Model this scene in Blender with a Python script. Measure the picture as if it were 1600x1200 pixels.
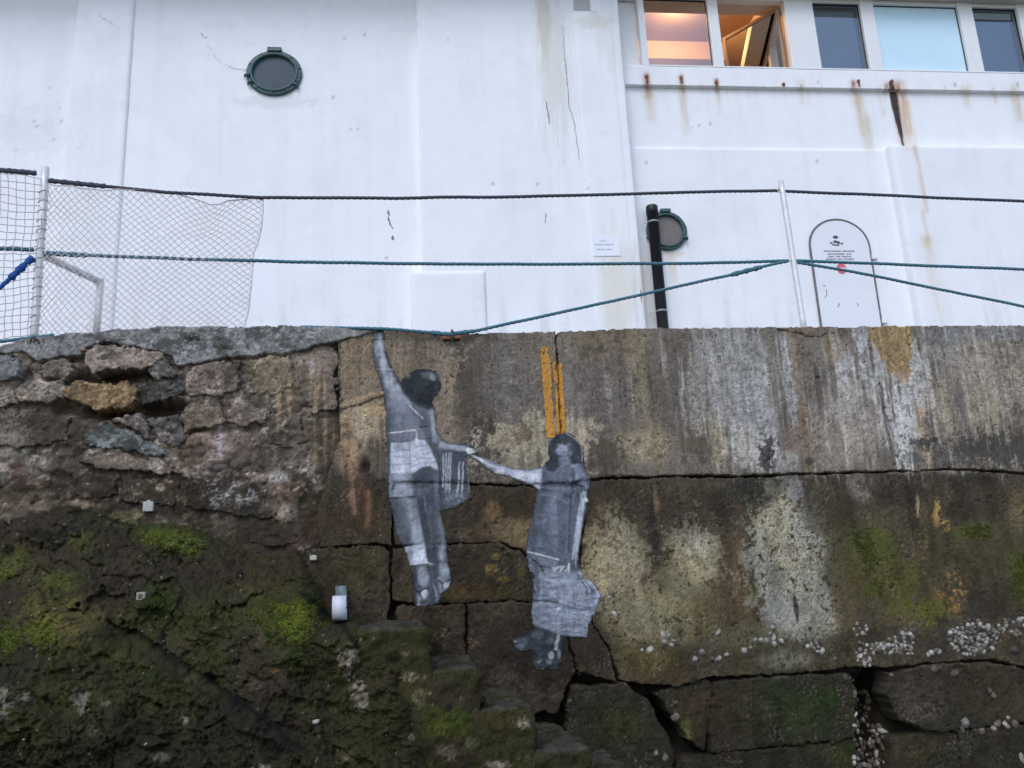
import bpy, bmesh, math, random
import numpy as np
from mathutils import Vector, Matrix

random.seed(7)
rng = np.random.default_rng(7)
for _o in list(bpy.data.objects):
    bpy.data.objects.remove(_o, do_unlink=True)
scene = bpy.context.scene
COL = scene.collection

# ------------------------------------------------------------------ camera
F = 1300.0                                   # focal length for a 1600 px wide frame
CAM = np.array([0.0, -6.3, 1.60])
_z = np.array([-0.2, 4.115, -1.0]); _z /= np.linalg.norm(_z)
_x = np.array([6.395, 0.0685, -1.0]); _x -= _z * (_x @ _z); _x /= np.linalg.norm(_x)
_y = np.cross(_z, _x)
MCAM = np.array([_x, _y, _z])                # camera vector -> world vector
cam_data = bpy.data.cameras.new('camera')
cam_data.sensor_width = 36.0
cam_data.lens = F / 1600.0 * 36.0
cam_data.clip_start = 0.05
cam_data.clip_end = 2000.0
cam = bpy.data.objects.new('camera', cam_data)
COL.objects.link(cam)
_m = Matrix.Identity(4)
for _i in range(3):
    for _j in range(3):
        _m[_i][_j] = MCAM[_i, _j]
    _m[_i][3] = CAM[_i]
cam.matrix_world = _m
scene.camera = cam

# ------------------------------------------------------------------ sky, sun, exposure
SUN_EL, SUN_AZ = math.radians(46), math.radians(205)     # soft overcast light from the sea side
world = bpy.data.worlds.new('World')
scene.world = world
world.use_nodes = True
nt = world.node_tree
nt.nodes.clear()
_sky = nt.nodes.new('ShaderNodeTexSky')
_sky.sky_type = 'NISHITA'
_sky.sun_disc = False
_sky.sun_elevation = SUN_EL
_sky.sun_rotation = SUN_AZ
_sky.air_density = 1.0
_sky.dust_density = 1.0
_sky.ozone_density = 1.0
_hs = nt.nodes.new('ShaderNodeHueSaturation')
_hs.inputs['Saturation'].default_value = 1.0
_bg = nt.nodes.new('ShaderNodeBackground')
_bg.inputs['Strength'].default_value = 0.15
_ow = nt.nodes.new('ShaderNodeOutputWorld')
nt.links.new(_sky.outputs[0], _hs.inputs['Color'])
nt.links.new(_hs.outputs[0], _bg.inputs['Color'])
nt.links.new(_bg.outputs[0], _ow.inputs['Surface'])
_sd = bpy.data.lights.new('sun', 'SUN')
_sd.energy = 0.6
_sd.angle = math.radians(30)
_sd.color = (1.0, 0.97, 0.93)
_so = bpy.data.objects.new('sun', _sd)
COL.objects.link(_so)
_dir = Vector((math.sin(SUN_AZ) * math.cos(SUN_EL), math.cos(SUN_AZ) * math.cos(SUN_EL), math.sin(SUN_EL)))
_so.rotation_euler = _dir.to_track_quat('Z', 'Y').to_euler()
_so.location = (-4, -12, 14)
scene.view_settings.view_transform = 'Standard'
scene.view_settings.look = 'None'
scene.view_settings.exposure = 0.62
scene.view_settings.gamma = 1.0
scene.view_settings.use_curve_mapping = False
scene.render.engine = 'CYCLES'
scene.cycles.use_denoising = True
scene.cycles.max_bounces = 6

# ------------------------------------------------------------------ image pixel helpers
def ray(px, py):
    c = np.stack([(np.asarray(px, float) - 800.0) / F, -(np.asarray(py, float) - 600.0) / F,
                  -np.ones_like(np.asarray(px, float) + np.asarray(py, float))], -1)
    return c @ MCAM.T

def on_y(px, py, y=0.0):
    """point of the vertical plane at depth y behind the wall face"""
    w = ray(px, py)
    t = (np.asarray(y) - CAM[1]) / w[..., 1]
    return CAM + w * t[..., None]

def image_px(P):
    """image pixel coordinates (1600 x 1200) of a world point, projected through the camera"""
    c = (np.asarray(P) - CAM) @ MCAM  # camera-space vector, projected to image pixels below
    return 800.0 + F * c[..., 0] / -c[..., 2], 600.0 - F * c[..., 1] / -c[..., 2]

# ------------------------------------------------------------------ noise
def _hash(xi, yi, zi, seed):
    h = (xi.astype(np.int64) * 374761393 + yi.astype(np.int64) * 668265263 + zi.astype(np.int64) * 2147483647
         + seed * 1274126177) & 0xFFFFFFFF
    h = ((h ^ (h >> 13)) * 1274126177) & 0xFFFFFFFF
    h = ((h ^ (h >> 16)) * 2246822519) & 0xFFFFFFFF
    return ((h ^ (h >> 15)) & 0xFFFFFF) / float(0x7FFFFF) - 1.0

def vnoise(x, y, seed=0):
    xf, yf = np.floor(x), np.floor(y)
    a, b = x - xf, y - yf
    a = a * a * a * (a * (a * 6 - 15) + 10); b = b * b * b * (b * (b * 6 - 15) + 10)
    o = np.zeros(1, np.int64)
    h00 = _hash(xf, yf, o, seed); h10 = _hash(xf + 1, yf, o, seed)
    h01 = _hash(xf, yf + 1, o, seed); h11 = _hash(xf + 1, yf + 1, o, seed)
    return (h00 * (1 - a) + h10 * a) * (1 - b) + (h01 * (1 - a) + h11 * a) * b

def fbm(x, y, octv=4, seed=0, gain=0.55):
    s, amp, tot = 0.0, 1.0, 0.0
    c, d = math.cos(0.6), math.sin(0.6)
    for k in range(octv):
        s = s + amp * vnoise(x + 17.3 * k, y - 9.1 * k, seed + k * 31)
        tot += amp * amp
        amp *= gain
        x, y = (c * x - d * y) * 2.07, (d * x + c * y) * 2.07
    return s / math.sqrt(tot) * 1.15

def sfbm(x, y, octv=3, seed=0, gain=0.55):          # no rotation: keeps a stretched grain
    s, amp, tot = 0.0, 1.0, 0.0
    for k in range(octv):
        s = s + amp * vnoise(x + 17.3 * k, y - 9.1 * k, seed + k * 31)
        tot += amp * amp
        amp *= gain
        x, y = x * 2.1, y * 2.1
    return s / math.sqrt(tot) * 1.15

def vnoise3(p, seed=0):
    f = np.floor(p); w = p - f
    w = w * w * (3 - 2 * w)
    r = 0.0
    for i in (0, 1):
        for j in (0, 1):
            for k in (0, 1):
                h = _hash(f[:, 0] + i, f[:, 1] + j, f[:, 2] + k, seed)
                r = r + h * (w[:, 0] if i else 1 - w[:, 0]) * (w[:, 1] if j else 1 - w[:, 1]) * (w[:, 2] if k else 1 - w[:, 2])
    return r

def fbm3(p, octv=4, seed=0, gain=0.5):
    s, amp = 0.0, 1.0
    for k in range(octv):
        s = s + amp * vnoise3(p + 7.7 * k, seed + 13 * k)
        amp *= gain
        p = p * 2.07
    return s

def sstep(a, b, x):
    t = np.clip((x - a) / (b - a), 0, 1)
    return t * t * (3 - 2 * t)

def lin(c):
    c = np.asarray(c, float) / 255.0
    return np.where(c <= 0.04045, c / 12.92, ((c + 0.055) / 1.055) ** 2.4)

def worley(x, y, seed=0):
    """distance to the nearest and second nearest cell seed, and the cell's own random number"""
    xf, yf = np.floor(x), np.floor(y)
    f1 = np.full(x.shape, 9.0); f2 = np.full(x.shape, 9.0); cid = np.zeros(x.shape)
    o = np.zeros(1, np.int64)
    for i in (-1, 0, 1):
        for j in (-1, 0, 1):
            a, b = xf + i, yf + j
            px = a + 0.5 + 0.46 * _hash(a, b, o, seed); py = b + 0.5 + 0.46 * _hash(a, b, o, seed + 1)
            d = np.sqrt((x - px) ** 2 + (y - py) ** 2)
            near = d < f1
            f2 = np.where(near, f1, np.minimum(f2, d))
            cid = np.where(near, _hash(a, b, o, seed + 2), cid)
            f1 = np.where(near, d, f1)
    return f1, f2, cid

def poly_sd(U, V, pts):
    """signed distance to a polygon (positive inside)"""
    pts = np.asarray(pts, float)
    d2 = np.full(U.shape, 1e18); ins = np.zeros(U.shape, bool)
    n = len(pts)
    for i in range(n):
        ax, ay = pts[i]; bx, by = pts[(i + 1) % n]
        ex, ey = bx - ax, by - ay
        t = np.clip(((U - ax) * ex + (V - ay) * ey) / (ex * ex + ey * ey + 1e-12), 0, 1)
        d2 = np.minimum(d2, (U - ax - t * ex) ** 2 + (V - ay - t * ey) ** 2)
        if ay != by:
            c = ((ay > V) != (by > V)) & (U < (bx - ax) * (V - ay) / (by - ay) + ax)
            ins ^= c
    d = np.sqrt(d2)
    return np.where(ins, d, -d)

def line_d(U, V, pts):
    d2 = np.full(U.shape, 1e18)
    for i in range(len(pts) - 1):
        ax, ay = pts[i]; bx, by = pts[i + 1]
        ex, ey = bx - ax, by - ay
        t = np.clip(((U - ax) * ex + (V - ay) * ey) / (ex * ex + ey * ey + 1e-12), 0, 1)
        d2 = np.minimum(d2, (U - ax - t * ex) ** 2 + (V - ay - t * ey) ** 2)
    return np.sqrt(d2)

# ------------------------------------------------------------------ objects
def set_props(o, label=None, cat=None, group=None, kind=None):
    if label: o['label'] = label
    if cat: o['category'] = cat
    if group: o['group'] = group
    if kind: o['kind'] = kind
    return o

def new_mesh(name, V, Fc, mat=None, parent=None, col=None, smooth=True):
    V = np.ascontiguousarray(V, np.float32)
    me = bpy.data.meshes.new(name)
    if isinstance(Fc, np.ndarray):
        n, k = Fc.shape
        me.vertices.add(len(V)); me.vertices.foreach_set('co', V.ravel())
        me.loops.add(n * k); me.loops.foreach_set('vertex_index', np.ascontiguousarray(Fc, np.int32).ravel())
        me.polygons.add(n)
        me.polygons.foreach_set('loop_start', np.arange(0, n * k, k, dtype=np.int32))
        me.update(calc_edges=True)
    else:
        me.from_pydata(V.tolist(), [], Fc)
        me.update()
    if smooth:
        me.polygons.foreach_set('use_smooth', np.ones(len(me.polygons), bool))
    if col is not None:
        a = me.color_attributes.new('Col', 'FLOAT_COLOR', 'POINT')
        c4 = np.ones((len(V), 4), np.float32); c4[:, :3] = col
        a.data.foreach_set('color', c4.ravel())
    if mat: me.materials.append(mat)
    o = bpy.data.objects.new(name, me)
    COL.objects.link(o)
    if parent: o.parent = parent
    return o

def empty(name, loc=(0, 0, 0), rz=0.0, label=None, cat=None, group=None):
    o = bpy.data.objects.new(name, None)
    o.empty_display_size = 0.1
    o.location = loc; o.rotation_euler = (0, 0, rz)
    COL.objects.link(o)
    return set_props(o, label, cat, group)

class MB:
    """collects simple shapes into one mesh"""
    def __init__(s): s.v, s.f = [], []
    def add(s, v, f):
        b = len(s.v); s.v += [tuple(p) for p in v]; s.f += [tuple(i + b for i in q) for q in f]; return s
    def box(s, x0, x1, y0, y1, z0, z1, r=0.0):
        if r <= 0:
            v = [(x, y, z) for x in (x0, x1) for y in (y0, y1) for z in (z0, z1)]
            return s.add(v, [(0, 1, 3, 2), (4, 6, 7, 5), (0, 4, 5, 1), (2, 3, 7, 6), (0, 2, 6, 4), (1, 5, 7, 3)])
        bm = bmesh.new(); bmesh.ops.create_cube(bm, size=1)
        for w in bm.verts:
            w.co = Vector((x0 + (w.co.x + .5) * (x1 - x0), y0 + (w.co.y + .5) * (y1 - y0), z0 + (w.co.z + .5) * (z1 - z0)))
        bmesh.ops.bevel(bm, geom=bm.edges[:], offset=r, segments=2, profile=0.5, affect='EDGES')
        bm.verts.ensure_lookup_table()
        s.add([w.co for w in bm.verts], [[w.index for w in f.verts] for f in bm.faces]); bm.free(); return s
    def tube(s, pts, r, n=8, cap=True, twist=0.0, lobes=0):
        P = np.asarray(pts, float); m = len(P)
        R = np.broadcast_to(np.asarray(r, float), (m,))
        T = np.gradient(P, axis=0); T /= np.linalg.norm(T, axis=1)[:, None] + 1e-12
        up = np.array([0, 0, 1.0]) if abs(T[0, 2]) < .8 else np.array([0, 1.0, 0])
        L = np.concatenate([[0], np.cumsum(np.linalg.norm(np.diff(P, axis=0), axis=1))])
        v = []
        for i in range(m):
            A = np.cross(T[i], up); A /= np.linalg.norm(A) + 1e-12; B = np.cross(A, T[i])
            for k in range(n):
                a = 2 * math.pi * k / n
                rr = R[i] * (1 + (0.16 * math.cos(lobes * (a + twist * L[i])) if lobes else 0))
                v.append(P[i] + rr * (math.cos(a) * A + math.sin(a) * B))
        f = [(i * n + k, i * n + (k + 1) % n, (i + 1) * n + (k + 1) % n, (i + 1) * n + k) for i in range(m - 1) for k in range(n)]
        if cap: f += [tuple(range(n - 1, -1, -1)), tuple((m - 1) * n + k for k in range(n))]
        return s.add(v, f)
    def lathe(s, prof, c, n=40, axis='y'):
        v, m = [], len(prof)
        for k in range(n):
            a = 2 * math.pi * k / n
            for r, h in prof:
                if axis == 'y': v.append((c[0] + r * math.cos(a), c[1] + h, c[2] + r * math.sin(a)))
                else: v.append((c[0] + r * math.cos(a), c[1] + r * math.sin(a), c[2] + h))
        f = [(k * m + j, k * m + j + 1, ((k + 1) % n) * m + j + 1, ((k + 1) % n) * m + j) for k in range(n) for j in range(m - 1)]
        return s.add(v, f)
    def build(s, name, mat, parent=None, smooth=False, col=None):
        o = new_mesh(name, np.array(s.v, float).reshape(-1, 3), [list(q) for q in s.f], mat, parent, col, smooth)
        return o

def resample(pts, step):
    P = np.asarray(pts, float)
    L = np.concatenate([[0], np.cumsum(np.linalg.norm(np.diff(P, axis=0), axis=1))])
    n = max(2, int(L[-1] / step) + 1)
    t = np.linspace(0, L[-1], n)
    return np.stack([np.interp(t, L, P[:, k]) for k in range(3)], 1)

def smooth_path(pts, step, it=12):
    Q = resample(pts, step)
    for _ in range(it):
        Q[1:-1] = 0.25 * Q[:-2] + 0.5 * Q[1:-1] + 0.25 * Q[2:]
    return Q

# ------------------------------------------------------------------ materials
def mat_new(name):
    m = bpy.data.materials.new(name); m.use_nodes = True
    n = m.node_tree; n.nodes.clear()
    out = n.nodes.new('ShaderNodeOutputMaterial')
    b = n.nodes.new('ShaderNodeBsdfPrincipled')
    n.links.new(b.outputs[0], out.inputs['Surface'])
    return m, n, b, out

def noise_node(n, scale, detail=4, rough=0.6, vec=None):
    t = n.nodes.new('ShaderNodeTexNoise')
    t.inputs['Scale'].default_value = scale; t.inputs['Detail'].default_value = detail; t.inputs['Roughness'].default_value = rough
    if vec is not None: n.links.new(vec, t.inputs['Vector'])
    return t

def ramp(n, src, stops):
    r = n.nodes.new('ShaderNodeValToRGB')
    e = r.color_ramp.elements
    while len(e) > 1: e.remove(e[-1])
    e[0].position = stops[0][0]; e[0].color = (*stops[0][1], 1)
    for p, c in stops[1:]:
        q = e.new(p); q.color = (*c, 1)
    n.links.new(src, r.inputs['Fac'])
    return r

def mul(n, a, b, fac=1.0):
    m = n.nodes.new('ShaderNodeMix'); m.data_type = 'RGBA'; m.blend_type = 'MULTIPLY'
    m.inputs[0].default_value = fac
    n.links.new(a, m.inputs[6]); n.links.new(b, m.inputs[7])
    return m.outputs[2]

def mat_attr(name, rough, fine, bump_d, bump_scale, spec=0.3, contrast=0.35):
    """surface whose stains come with the mesh; fine grain and relief from nodes"""
    m, n, b, out = mat_new(name)
    at = n.nodes.new('ShaderNodeAttribute'); at.attribute_name = 'Col'
    tc = n.nodes.new('ShaderNodeTexCoord')
    n1 = noise_node(n, fine, 5, 0.7, tc.outputs['Object'])
    r1 = ramp(n, n1.outputs['Fac'], [(0.25, (1 - contrast,) * 3), (0.5, (1, 1, 1)), (0.75, (1 + contrast,) * 3)])
    c = mul(n, at.outputs['Color'], r1.outputs[0])
    if contrast > 0.3:
        n3 = noise_node(n, fine * 2.6, 3, 0.7, tc.outputs['Object'])
        r3 = ramp(n, n3.outputs['Fac'], [(0.30, (0.45, 0.43, 0.42)), (0.42, (0.95, 0.95, 0.95)), (0.6, (1.0, 1.0, 1.0)), (0.72, (1.55, 1.5, 1.45))])
        c = mul(n, c, r3.outputs[0])
    n.links.new(c, b.inputs['Base Color'])
    b.inputs['Roughness'].default_value = rough
    b.inputs['Specular IOR Level'].default_value = spec
    if bump_d:
        n2 = noise_node(n, bump_scale, 8, 0.72, tc.outputs['Object'])
        bp_ = n.nodes.new('ShaderNodeBump'); bp_.inputs['Strength'].default_value = 0.9
        bp_.inputs['Distance'].default_value = bump_d
        n.links.new(n2.outputs['Fac'], bp_.inputs['Height']); n.links.new(bp_.outputs[0], b.inputs['Normal'])
    return m

def mat_plain(name, rgb, rough=0.6, metal=0.0, var=0.12, scale=30, spec=0.4, bump=0.0, second=None, second_at=0.6):
    m, n, b, out = mat_new(name)
    tc = n.nodes.new('ShaderNodeTexCoord')
    t = noise_node(n, scale, 6, 0.65, tc.outputs['Object'])
    c = np.asarray(rgb, float)
    st = [(0.25, tuple(c * (1 - var))), (0.5, tuple(c)), (min(0.75, second_at - 0.01) if second else 0.75, tuple(np.minimum(c * (1 + var), 1)))]
    if second: st.append((second_at + 0.03, tuple(second)))
    r = ramp(n, t.outputs['Fac'], st)
    n.links.new(r.outputs[0], b.inputs['Base Color'])
    b.inputs['Roughness'].default_value = rough
    b.inputs['Metallic'].default_value = metal
    b.inputs['Specular IOR Level'].default_value = spec
    if bump:
        bp_ = n.nodes.new('ShaderNodeBump'); bp_.inputs['Distance'].default_value = bump
        n.links.new(t.outputs['Fac'], bp_.inputs['Height']); n.links.new(bp_.outputs[0], b.inputs['Normal'])
    return m

M = {}
M['masonry'] = mat_attr('weathered_masonry', 0.86, 130, 0.0045, 75, 0.25, 0.8)
M['moss_rock'] = mat_attr('mossy_rock', 0.9, 120, 0.011, 60, 0.2, 0.9)
M['render'] = mat_attr('white_painted_render', 0.7, 7, 0.0015, 55, 0.3, 0.02)
M['print'] = mat_attr('pasted_paper_print', 0.62, 300, 0.0012, 60, 0.3, 0.10)
M['white'] = mat_plain('white_paint', (0.80, 0.81, 0.82), 0.5, 0, 0.03, 12)
M['frame'] = mat_plain('white_window_frame', (0.78, 0.79, 0.81), 0.35, 0, 0.03, 9)
M['green'] = mat_plain('dark_green_enamel', (0.036, 0.092, 0.095), 0.45, 0, 0.35, 26, 0.5, 0.002, (0.10, 0.16, 0.15), 0.70)
M['black'] = mat_plain('black_plastic', (0.012, 0.013, 0.018), 0.38, 0, 0.3, 20)
M['rope_black'] = mat_plain('dark_rope', (0.068, 0.074, 0.10), 0.85, 0, 0.4, 60, 0.2, 0.002)
M['rope_teal'] = mat_plain('teal_rope', (0.070, 0.175, 0.225), 0.8, 0, 0.35, 50, 0.2, 0.002)
M['rope_blue'] = mat_plain('blue_rope', (0.020, 0.085, 0.300), 0.8, 0, 0.3, 50, 0.2, 0.002)
M['steel'] = mat_plain('galvanised_steel', (0.72, 0.72, 0.72), 0.40, 0.2, 0.14, 14, 0.5, 0.0, (0.50, 0.44, 0.34), 0.68)
M['net'] = mat_plain('net_twine', (0.62, 0.56, 0.57), 0.9, 0, 0.25, 80, 0.1)
M['rust'] = mat_plain('rusty_iron', (0.24, 0.10, 0.055), 0.85, 0, 0.5, 60, 0.2, 0.003)
M['crack'] = mat_plain('crack_shadow', (0.20, 0.20, 0.22), 0.95, 0, 0.3, 60, 0.1)
M['seal'] = mat_plain('door_seal', (0.16, 0.15, 0.17), 0.8, 0, 0.4, 30, 0.2, 0, (0.20, 0.10, 0.07), 0.60)
M['ink'] = mat_plain('dark_ink', (0.10, 0.10, 0.14), 0.8, 0, 0.2, 90, 0.2)
M['red'] = mat_plain('faded_red_sign', (0.68, 0.13, 0.17), 0.5, 0, 0.12, 30)
M['paper'] = mat_plain('white_paper', (0.80, 0.83, 0.90), 0.6, 0, 0.02, 20)
M['tape'] = mat_plain('white_plastic_band', (0.62, 0.63, 0.70), 0.4, 0, 0.06, 18)
M['tape_grey'] = mat_plain('grey_plastic_band', (0.17, 0.20, 0.22), 0.45, 0, 0.12, 18)
def mat_shell(name, a, b):
    m, n, bs_, out = mat_new(name)
    oi = n.nodes.new('ShaderNodeObjectInfo'); tc = n.nodes.new('ShaderNodeTexCoord')
    r = ramp(n, oi.outputs['Random'], [(0.0, a), (1.0, b)])
    t = noise_node(n, 2.4, 5, 0.7, tc.outputs['Object'])
    r2 = ramp(n, t.outputs['Fac'], [(0.3, (0.35, 0.32, 0.28)), (0.62, (1.0, 1.0, 1.0))])
    sp = n.nodes.new('ShaderNodeSeparateXYZ'); n.links.new(tc.outputs['Object'], sp.inputs[0])
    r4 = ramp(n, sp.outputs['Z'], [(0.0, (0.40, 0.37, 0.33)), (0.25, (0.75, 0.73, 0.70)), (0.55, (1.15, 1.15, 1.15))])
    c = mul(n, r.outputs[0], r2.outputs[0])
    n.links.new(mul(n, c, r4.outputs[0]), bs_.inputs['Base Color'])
    bs_.inputs['Roughness'].default_value = 0.8
    return m
M['shell'] = mat_shell('limpet_shell', (0.20, 0.185, 0.17), (0.56, 0.54, 0.51))
M['shell_tan'] = mat_shell('tan_limpet_shell', (0.05, 0.043, 0.036), (0.20, 0.165, 0.13))
M['yellow'] = mat_attr('yellow_paint', 0.7, 120, 0.004, 60, 0.3, 0.25)
M['plant'] = mat_plain('dry_weed', (0.09, 0.085, 0.05), 0.9, 0, 0.4, 40, 0.1)
# ------------------------------------------------------------------ stains
class Paint:
    def __init__(s, U, V, X, Z, base, seed=0):
        s.U, s.V, s.X, s.Z = U, V, X, Z
        s.C = np.empty((len(U), 3)); s.C[:] = lin(base)
        s.nA = fbm(X * 7, Z * 7, 4, 11 + seed)
        s.nB = fbm(X * 24, Z * 24, 4, 23 + seed)
        s.nC = fbm(X * 62, Z * 62, 2, 37 + seed)
        s.nS = sfbm(X * 22, Z * 1.6, 3, 41 + seed)
        s.nT = sfbm(X * 55, Z * 5.0, 2, 53 + seed)
        s.H = np.zeros(len(U)); s.grit = 0.0
    def _mix(s, idx, m, col):
        c = lin(col)
        s.C[idx] += (c - s.C[idx]) * m[:, None]
    def E(s, cx, cy, rx, ry, col, op=0.8, soft=0.6, warp=0.45, mode='b', ang=0.0, h=0.0):
        if mode == 'f' and s.grit: soft, warp = soft * 0.8, warp * 1.2
        g = 1.0 + warp * 1.3 + soft
        R = max(rx, ry) * g if ang else None
        idx = np.nonzero((np.abs(s.U - cx) < (R or rx * g)) & (np.abs(s.V - cy) < (R or ry * g)))[0]
        if not len(idx): return s
        u, v = s.U[idx] - cx, s.V[idx] - cy
        if ang:
            a = math.radians(ang); u, v = u * math.cos(a) + v * math.sin(a), -u * math.sin(a) + v * math.cos(a)
        elif mode == 's':                       # runs down the wall: follow the wall's vertical
            u = u - v * (cx - 540) * 0.0002 * -1 if False else u - v * (cx - 540) * 0.0002
        d = np.sqrt((u / rx) ** 2 + (v / ry) ** 2)
        if mode == 's': n = 0.6 * s.nS[idx] + 0.6 * s.nT[idx] + 0.25 * s.nC[idx]
        elif mode == 'f': n = 0.45 * s.nA[idx] + 0.7 * s.nB[idx] + 0.6 * s.nC[idx]
        else: n = 0.75 * s.nA[idx] + 0.55 * s.nB[idx] + 0.25 * s.nC[idx]
        d = d + warp * n
        m = op * (1 - sstep(1 - soft * 0.5, 1 + soft * 0.5, d))
        if s.grit: m = m * np.clip(1.0 + s.grit * (0.5 * s.nB[idx] + 0.6 * s.nC[idx] - 0.15), 0.15, 1.0)
        if mode == 'd':
            m = m * sstep(0.05, 0.45, s.nB[idx] * 0.6 + s.nC[idx] * 0.8)
        s._mix(idx, m, col)
        if h: s.H[idx] += h * m
        return s
    def L(s, pts, w, col, op=0.9, warp=0.4, soft=0.8, h=0.0):
        P = np.asarray(pts, float); p = w * 3 + 4
        idx = np.nonzero((s.U > P[:, 0].min() - p) & (s.U < P[:, 0].max() + p) & (s.V > P[:, 1].min() - p) & (s.V < P[:, 1].max() + p))[0]
        if not len(idx): return s
        d = line_d(s.U[idx] + 2.5 * s.nB[idx], s.V[idx] + 2.5 * s.nA[idx], pts) / (w * 0.5)
        d = d * (1 + warp * s.nB[idx])
        m = op * (1 - sstep(1 - soft * 0.6, 1 + soft, d))
        s._mix(idx, m, col)
        if h: s.H[idx] += h * m
        return s
    def S(s, pts, w, col, op=0.8, fade=0.5):
        """soft run of rust or water down the wall, fading along its length"""
        P = np.asarray(pts, float); p = w * 2 + 3
        idx = np.nonzero((s.U > P[:, 0].min() - p) & (s.U < P[:, 0].max() + p) & (s.V > P[:, 1].min() - p) & (s.V < P[:, 1].max() + p))[0]
        if not len(idx): return s
        d = line_d(s.U[idx] + 0.8 * s.nA[idx], s.V[idx], pts) / (w * 0.5)
        t = np.clip((s.V[idx] - P[0, 1]) / max(1.0, P[-1, 1] - P[0, 1]), 0, 1)
        m = op * np.exp(-d * d * 0.9) * (1 - fade * t) * np.clip(0.75 + 0.4 * s.nT[idx] + 0.25 * s.nS[idx], 0.1, 1)
        s._mix(idx, m, col)
        return s
    def P(s, pts, col, op=1.0, soft=2.0, warp=0.0, h=0.0):
        P = np.asarray(pts, float); p = soft + warp * 2
        idx = np.nonzero((s.U > P[:, 0].min() - p) & (s.U < P[:, 0].max() + p) & (s.V > P[:, 1].min() - p) & (s.V < P[:, 1].max() + p))[0]
        if not len(idx): return s
        d = poly_sd(s.U[idx], s.V[idx], pts) + warp * (0.7 * s.nA[idx] + 0.6 * s.nB[idx])
        m = op * sstep(-soft * 0.5, soft * 0.5, d)
        s._mix(idx, m, col)
        if h: s.H[idx] += h * m
        return s

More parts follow.
